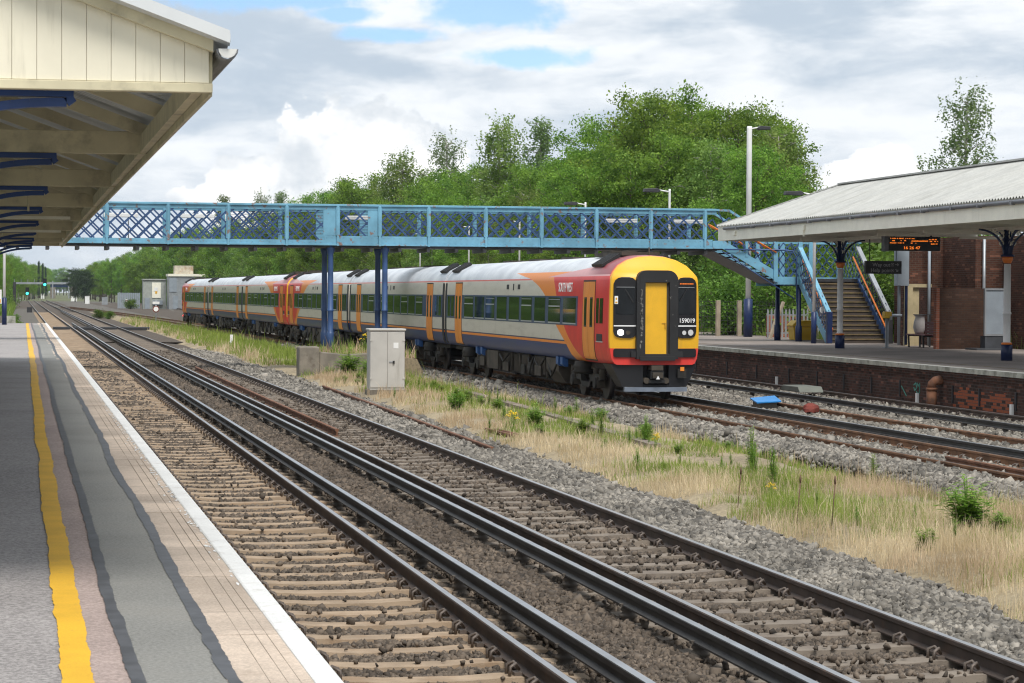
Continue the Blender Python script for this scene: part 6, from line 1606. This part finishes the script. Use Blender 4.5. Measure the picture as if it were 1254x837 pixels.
RG = 'ragwort plants with yellow flowers'
for x, y, s, lab in ((12.3,88.3,1.25,'yellow flowered ragwort left beside the blue bridge column'),(13.0,88.8,1.1,'yellow flowered ragwort just right of the blue bridge columns'),(13.4,89.3,.95,'yellow flowered ragwort farthest right of the blue bridge columns'),(9.95,49.5,.8,'yellow flowered ragwort beside the half buried bars'),(11.3,43.0,.6,'yellow flowered ragwort near the train stones'),(10.35,33.0,.45,'small ragwort on the dry grass left of the bright shrub')):
    w('r1', x, y, lab, s, RG, z=(.5 if y > 80 else None))
WG = 'small green weeds scattered on the grass strip'
r = np.random.default_rng(15)
for i in range(150):
    y = r.uniform(24, 100); x = r.uniform(9.6, 12.9)
    if 66 < y < 70 or (y > 82 and x > 9): continue
    w(['t2','k2','t1'][r.integers(0,3)], x, y, 'small green weed growing in the grass strip between the tracks', r.uniform(.22,.7), WG)
mb = MB()
tag(None, None) if False else None
for i, (x, y, h) in enumerate(((9.6,29.5,.55),(9.75,28.6,.6),(9.45,31.6,.5))):
    mb = MB(); mb.tube([(x, y, -.2), (x+.02, y, h*.5-.2), (x+.05, y+.02, h-.2)], [.006,.006,.009], 5); mb.lathe([(.012,0),(.016,.05),(.006,.1)], (x+.05, y+.02, h-.2), 6)
    tag(mb.build('dead_stalk', M['dead'], None), ['dead brown weed stalk in the dry grass, middle of three','dead brown weed stalk in the dry grass, rightmost of three','dead brown weed stalk in the dry grass, leftmost of three'][i], 'weed', 'dead stalks in the dry grass')
for pr in PROTO.values():
    if not pr[1]:
        for c in list(pr[0].children): bpy.data.objects.remove(c, do_unlink=True)
        bpy.data.objects.remove(pr[0], do_unlink=True)

# ------------------------------------------------------------------ sky, sun, camera
SUN_EL, SUN_AZ = 58, 172        # azimuth measured clockwise from +Y
world = bpy.data.worlds.new('World'); scn.world = world; world.use_nodes = True
t = NT(world); nt = world.node_tree; nt.nodes.clear()
out = t.new('ShaderNodeOutputWorld')
sky = t.new('ShaderNodeTexSky', sky_type='NISHITA'); sky.sun_disc = False; sky.sun_elevation = R(SUN_EL); sky.sun_rotation = R(SUN_AZ); sky.dust_density = 0; sky.ozone_density = 5; sky.air_density = .8
bs = t.new('ShaderNodeBackground'); bs.inputs[1].default_value = .12; t.l.new(sky.outputs[0], bs.inputs[0])
D = t.new('ShaderNodeTexCoord').outputs['Generated']
sp = t.new('ShaderNodeSeparateXYZ'); t.l.new(D, sp.inputs[0])
el = sp.outputs[2]; az = t.math('ARCTAN2', sp.outputs[0], sp.outputs[1])
sv = t.mapping(D, (1, 1, 3.2))
warp = t.new('ShaderNodeVectorMath', operation='ADD'); t.l.new(sv, warp.inputs[0])
nz = t.new('ShaderNodeTexNoise'); t.l.new(sv, nz.inputs['Vector']); nz.inputs['Scale'].default_value = 9; nz.inputs['Detail'].default_value = 3
sc_ = t.new('ShaderNodeVectorMath', operation='SCALE'); t.l.new(nz.outputs['Color'], sc_.inputs[0]); sc_.inputs['Scale'].default_value = .06
t.l.new(sc_.outputs[0], warp.inputs[1]); W = warp.outputs[0]
n1 = t.noise(W, 7, 8, .55); n2 = t.noise(W, 17, 8, .6); n3 = t.noise(t.mapping(D, (1,1,1.3)), 34, 9, .62)
# layered grey-white cloud sheet
shade = t.ramp(t.math('ADD', t.math('MULTIPLY', n1, .65), t.math('MULTIPLY', n2, .35)), .40, .58)
cl = t.mix(shade, (.47,.55,.64), (.82,.85,.88))
def ell(a0, e0, ra, re):   # soft ellipse in azimuth/elevation (degrees)
    da = t.math('DIVIDE', t.math('SUBTRACT', az, R(a0)), R(ra)); de = t.math('DIVIDE', t.math('SUBTRACT', el, math.sin(R(e0))), math.sin(R(re)))
    return t.math('SUBTRACT', 1, t.math('SQRT', t.math('ADD', t.math('MULTIPLY', da, da), t.math('MULTIPLY', de, de))))
def blob(a, e, ra, re_, edge=.5):
    f = t.math('ADD', ell(a, e, ra, re_), t.math('MULTIPLY', t.math('SUBTRACT', n3, .5), edge*4))
    return f
cum = None
for q in ((7.64,2.94,2.10,1.62),(6.09,2.37,2.20,1.05),(9.03,2.81,1.43,1.18),(5.14,2.04,1.72,0.76),(6.84,2.08,2.86,1.11),(19.95,2.94,0.86,0.57),(19.2,2.56,1.15,0.57)):
    b_ = blob(*q, .42); cum = b_ if cum is None else t.math('MAXIMUM', cum, b_)
inner = t.ramp(t.math('ADD', t.noise(t.mapping(D, (1,1,1.2)), 22, 6, .55), t.math('MULTIPLY', cum, .10)), .40, .60)
cumcol = t.mix(inner, (.62,.67,.72), (.97,.97,.97))
cl = t.mix(t.ramp(cum, .0, .13), cl, cumcol)
gap = None
for q in ((10.85,6.52,2.10,0.57),(5.9,6.75,2.86,0.38),(11.61,5.50,1.72,0.31),(8.56,5.99,1.43,0.23),(7.41,6.45,1.15,0.23)):
    b_ = blob(*q, .55); gap = b_ if gap is None else t.math('MAXIMUM', gap, b_)
general = t.math('MULTIPLY', t.ramp(n1, .60, .70), t.ramp(el, .14, .25))
gapf = t.math('MAXIMUM', t.ramp(gap, -.15, .5), general)
horizon = t.math('SUBTRACT', 1, t.ramp(el, -.01, .05))
cl = t.mix(t.math('MULTIPLY', horizon, .55), cl, (.74,.78,.82))
bc = t.new('ShaderNodeBackground'); t.put(bc.inputs[0], cl); bc.inputs[1].default_value = .96
mx = t.new('ShaderNodeMixShader'); t.put(mx.inputs[0], t.math('SUBTRACT', 1, t.math('MULTIPLY', gapf, .92)))
t.l.new(bs.outputs[0], mx.inputs[1]); t.l.new(bc.outputs[0], mx.inputs[2]); t.l.new(mx.outputs[0], out.inputs[0])
hz = bpy.data.materials.new('haze_air'); hz.use_nodes = True; hz.node_tree.nodes.clear()
pv = hz.node_tree.nodes.new('ShaderNodeVolumePrincipled'); pv.inputs['Density'].default_value = .00008; pv.inputs['Color'].default_value = (.80,.88,1.0,1); pv.inputs['Anisotropy'].default_value = .2
ho = hz.node_tree.nodes.new('ShaderNodeOutputMaterial'); hz.node_tree.links.new(pv.outputs[0], ho.inputs['Volume'])
tag(MB().box(-1550, 1550, -70, 4050, -1.6, 40).build('haze', hz, None), kind='stuff')
sl = bpy.data.lights.new('sun', 'SUN'); sl.energy = 2.7; sl.angle = R(24); sl.color = (1, .96, .90)
so = bpy.data.objects.new('sun', sl); COL.objects.link(so)
sd = Vector((math.sin(R(SUN_AZ))*math.cos(R(SUN_EL)), math.cos(R(SUN_AZ))*math.cos(R(SUN_EL)), math.sin(R(SUN_EL))))
so.rotation_euler = sd.to_track_quat('Z', 'Y').to_euler()

cam = bpy.data.cameras.new('camera'); co = bpy.data.objects.new('camera', cam); COL.objects.link(co)
yaw, pitch, roll, h = .1983, -.0198, .0055, 2.719
f = Vector((math.sin(yaw)*math.cos(pitch), math.cos(yaw)*math.cos(pitch), math.sin(pitch)))
rt = Vector((math.cos(yaw), -math.sin(yaw), 0)); up = rt.cross(f)
r2 = rt*math.cos(roll)+up*math.sin(roll); u2 = -rt*math.sin(roll)+up*math.cos(roll)
mw = Matrix((( r2.x, u2.x, -f.x, 0), (r2.y, u2.y, -f.y, 0), (r2.z, u2.z, -f.z, h), (0,0,0,1)))
co.matrix_world = mw
cam.sensor_width = 36; cam.lens = 3000/1254*36; cam.clip_start = .1; cam.clip_end = 9000
cam.dof.use_dof = True; cam.dof.focus_distance = 62; cam.dof.aperture_fstop = 18
scn.camera = co
scn.view_settings.view_transform = 'Standard'; scn.view_settings.look = 'None'; scn.view_settings.exposure = .33; scn.view_settings.gamma = 1
scn.render.resolution_x = 1024; scn.render.resolution_y = 683
scn.render.engine = 'CYCLES'; scn.cycles.pixel_filter_type = 'BLACKMAN_HARRIS'; scn.cycles.filter_width = 1.15
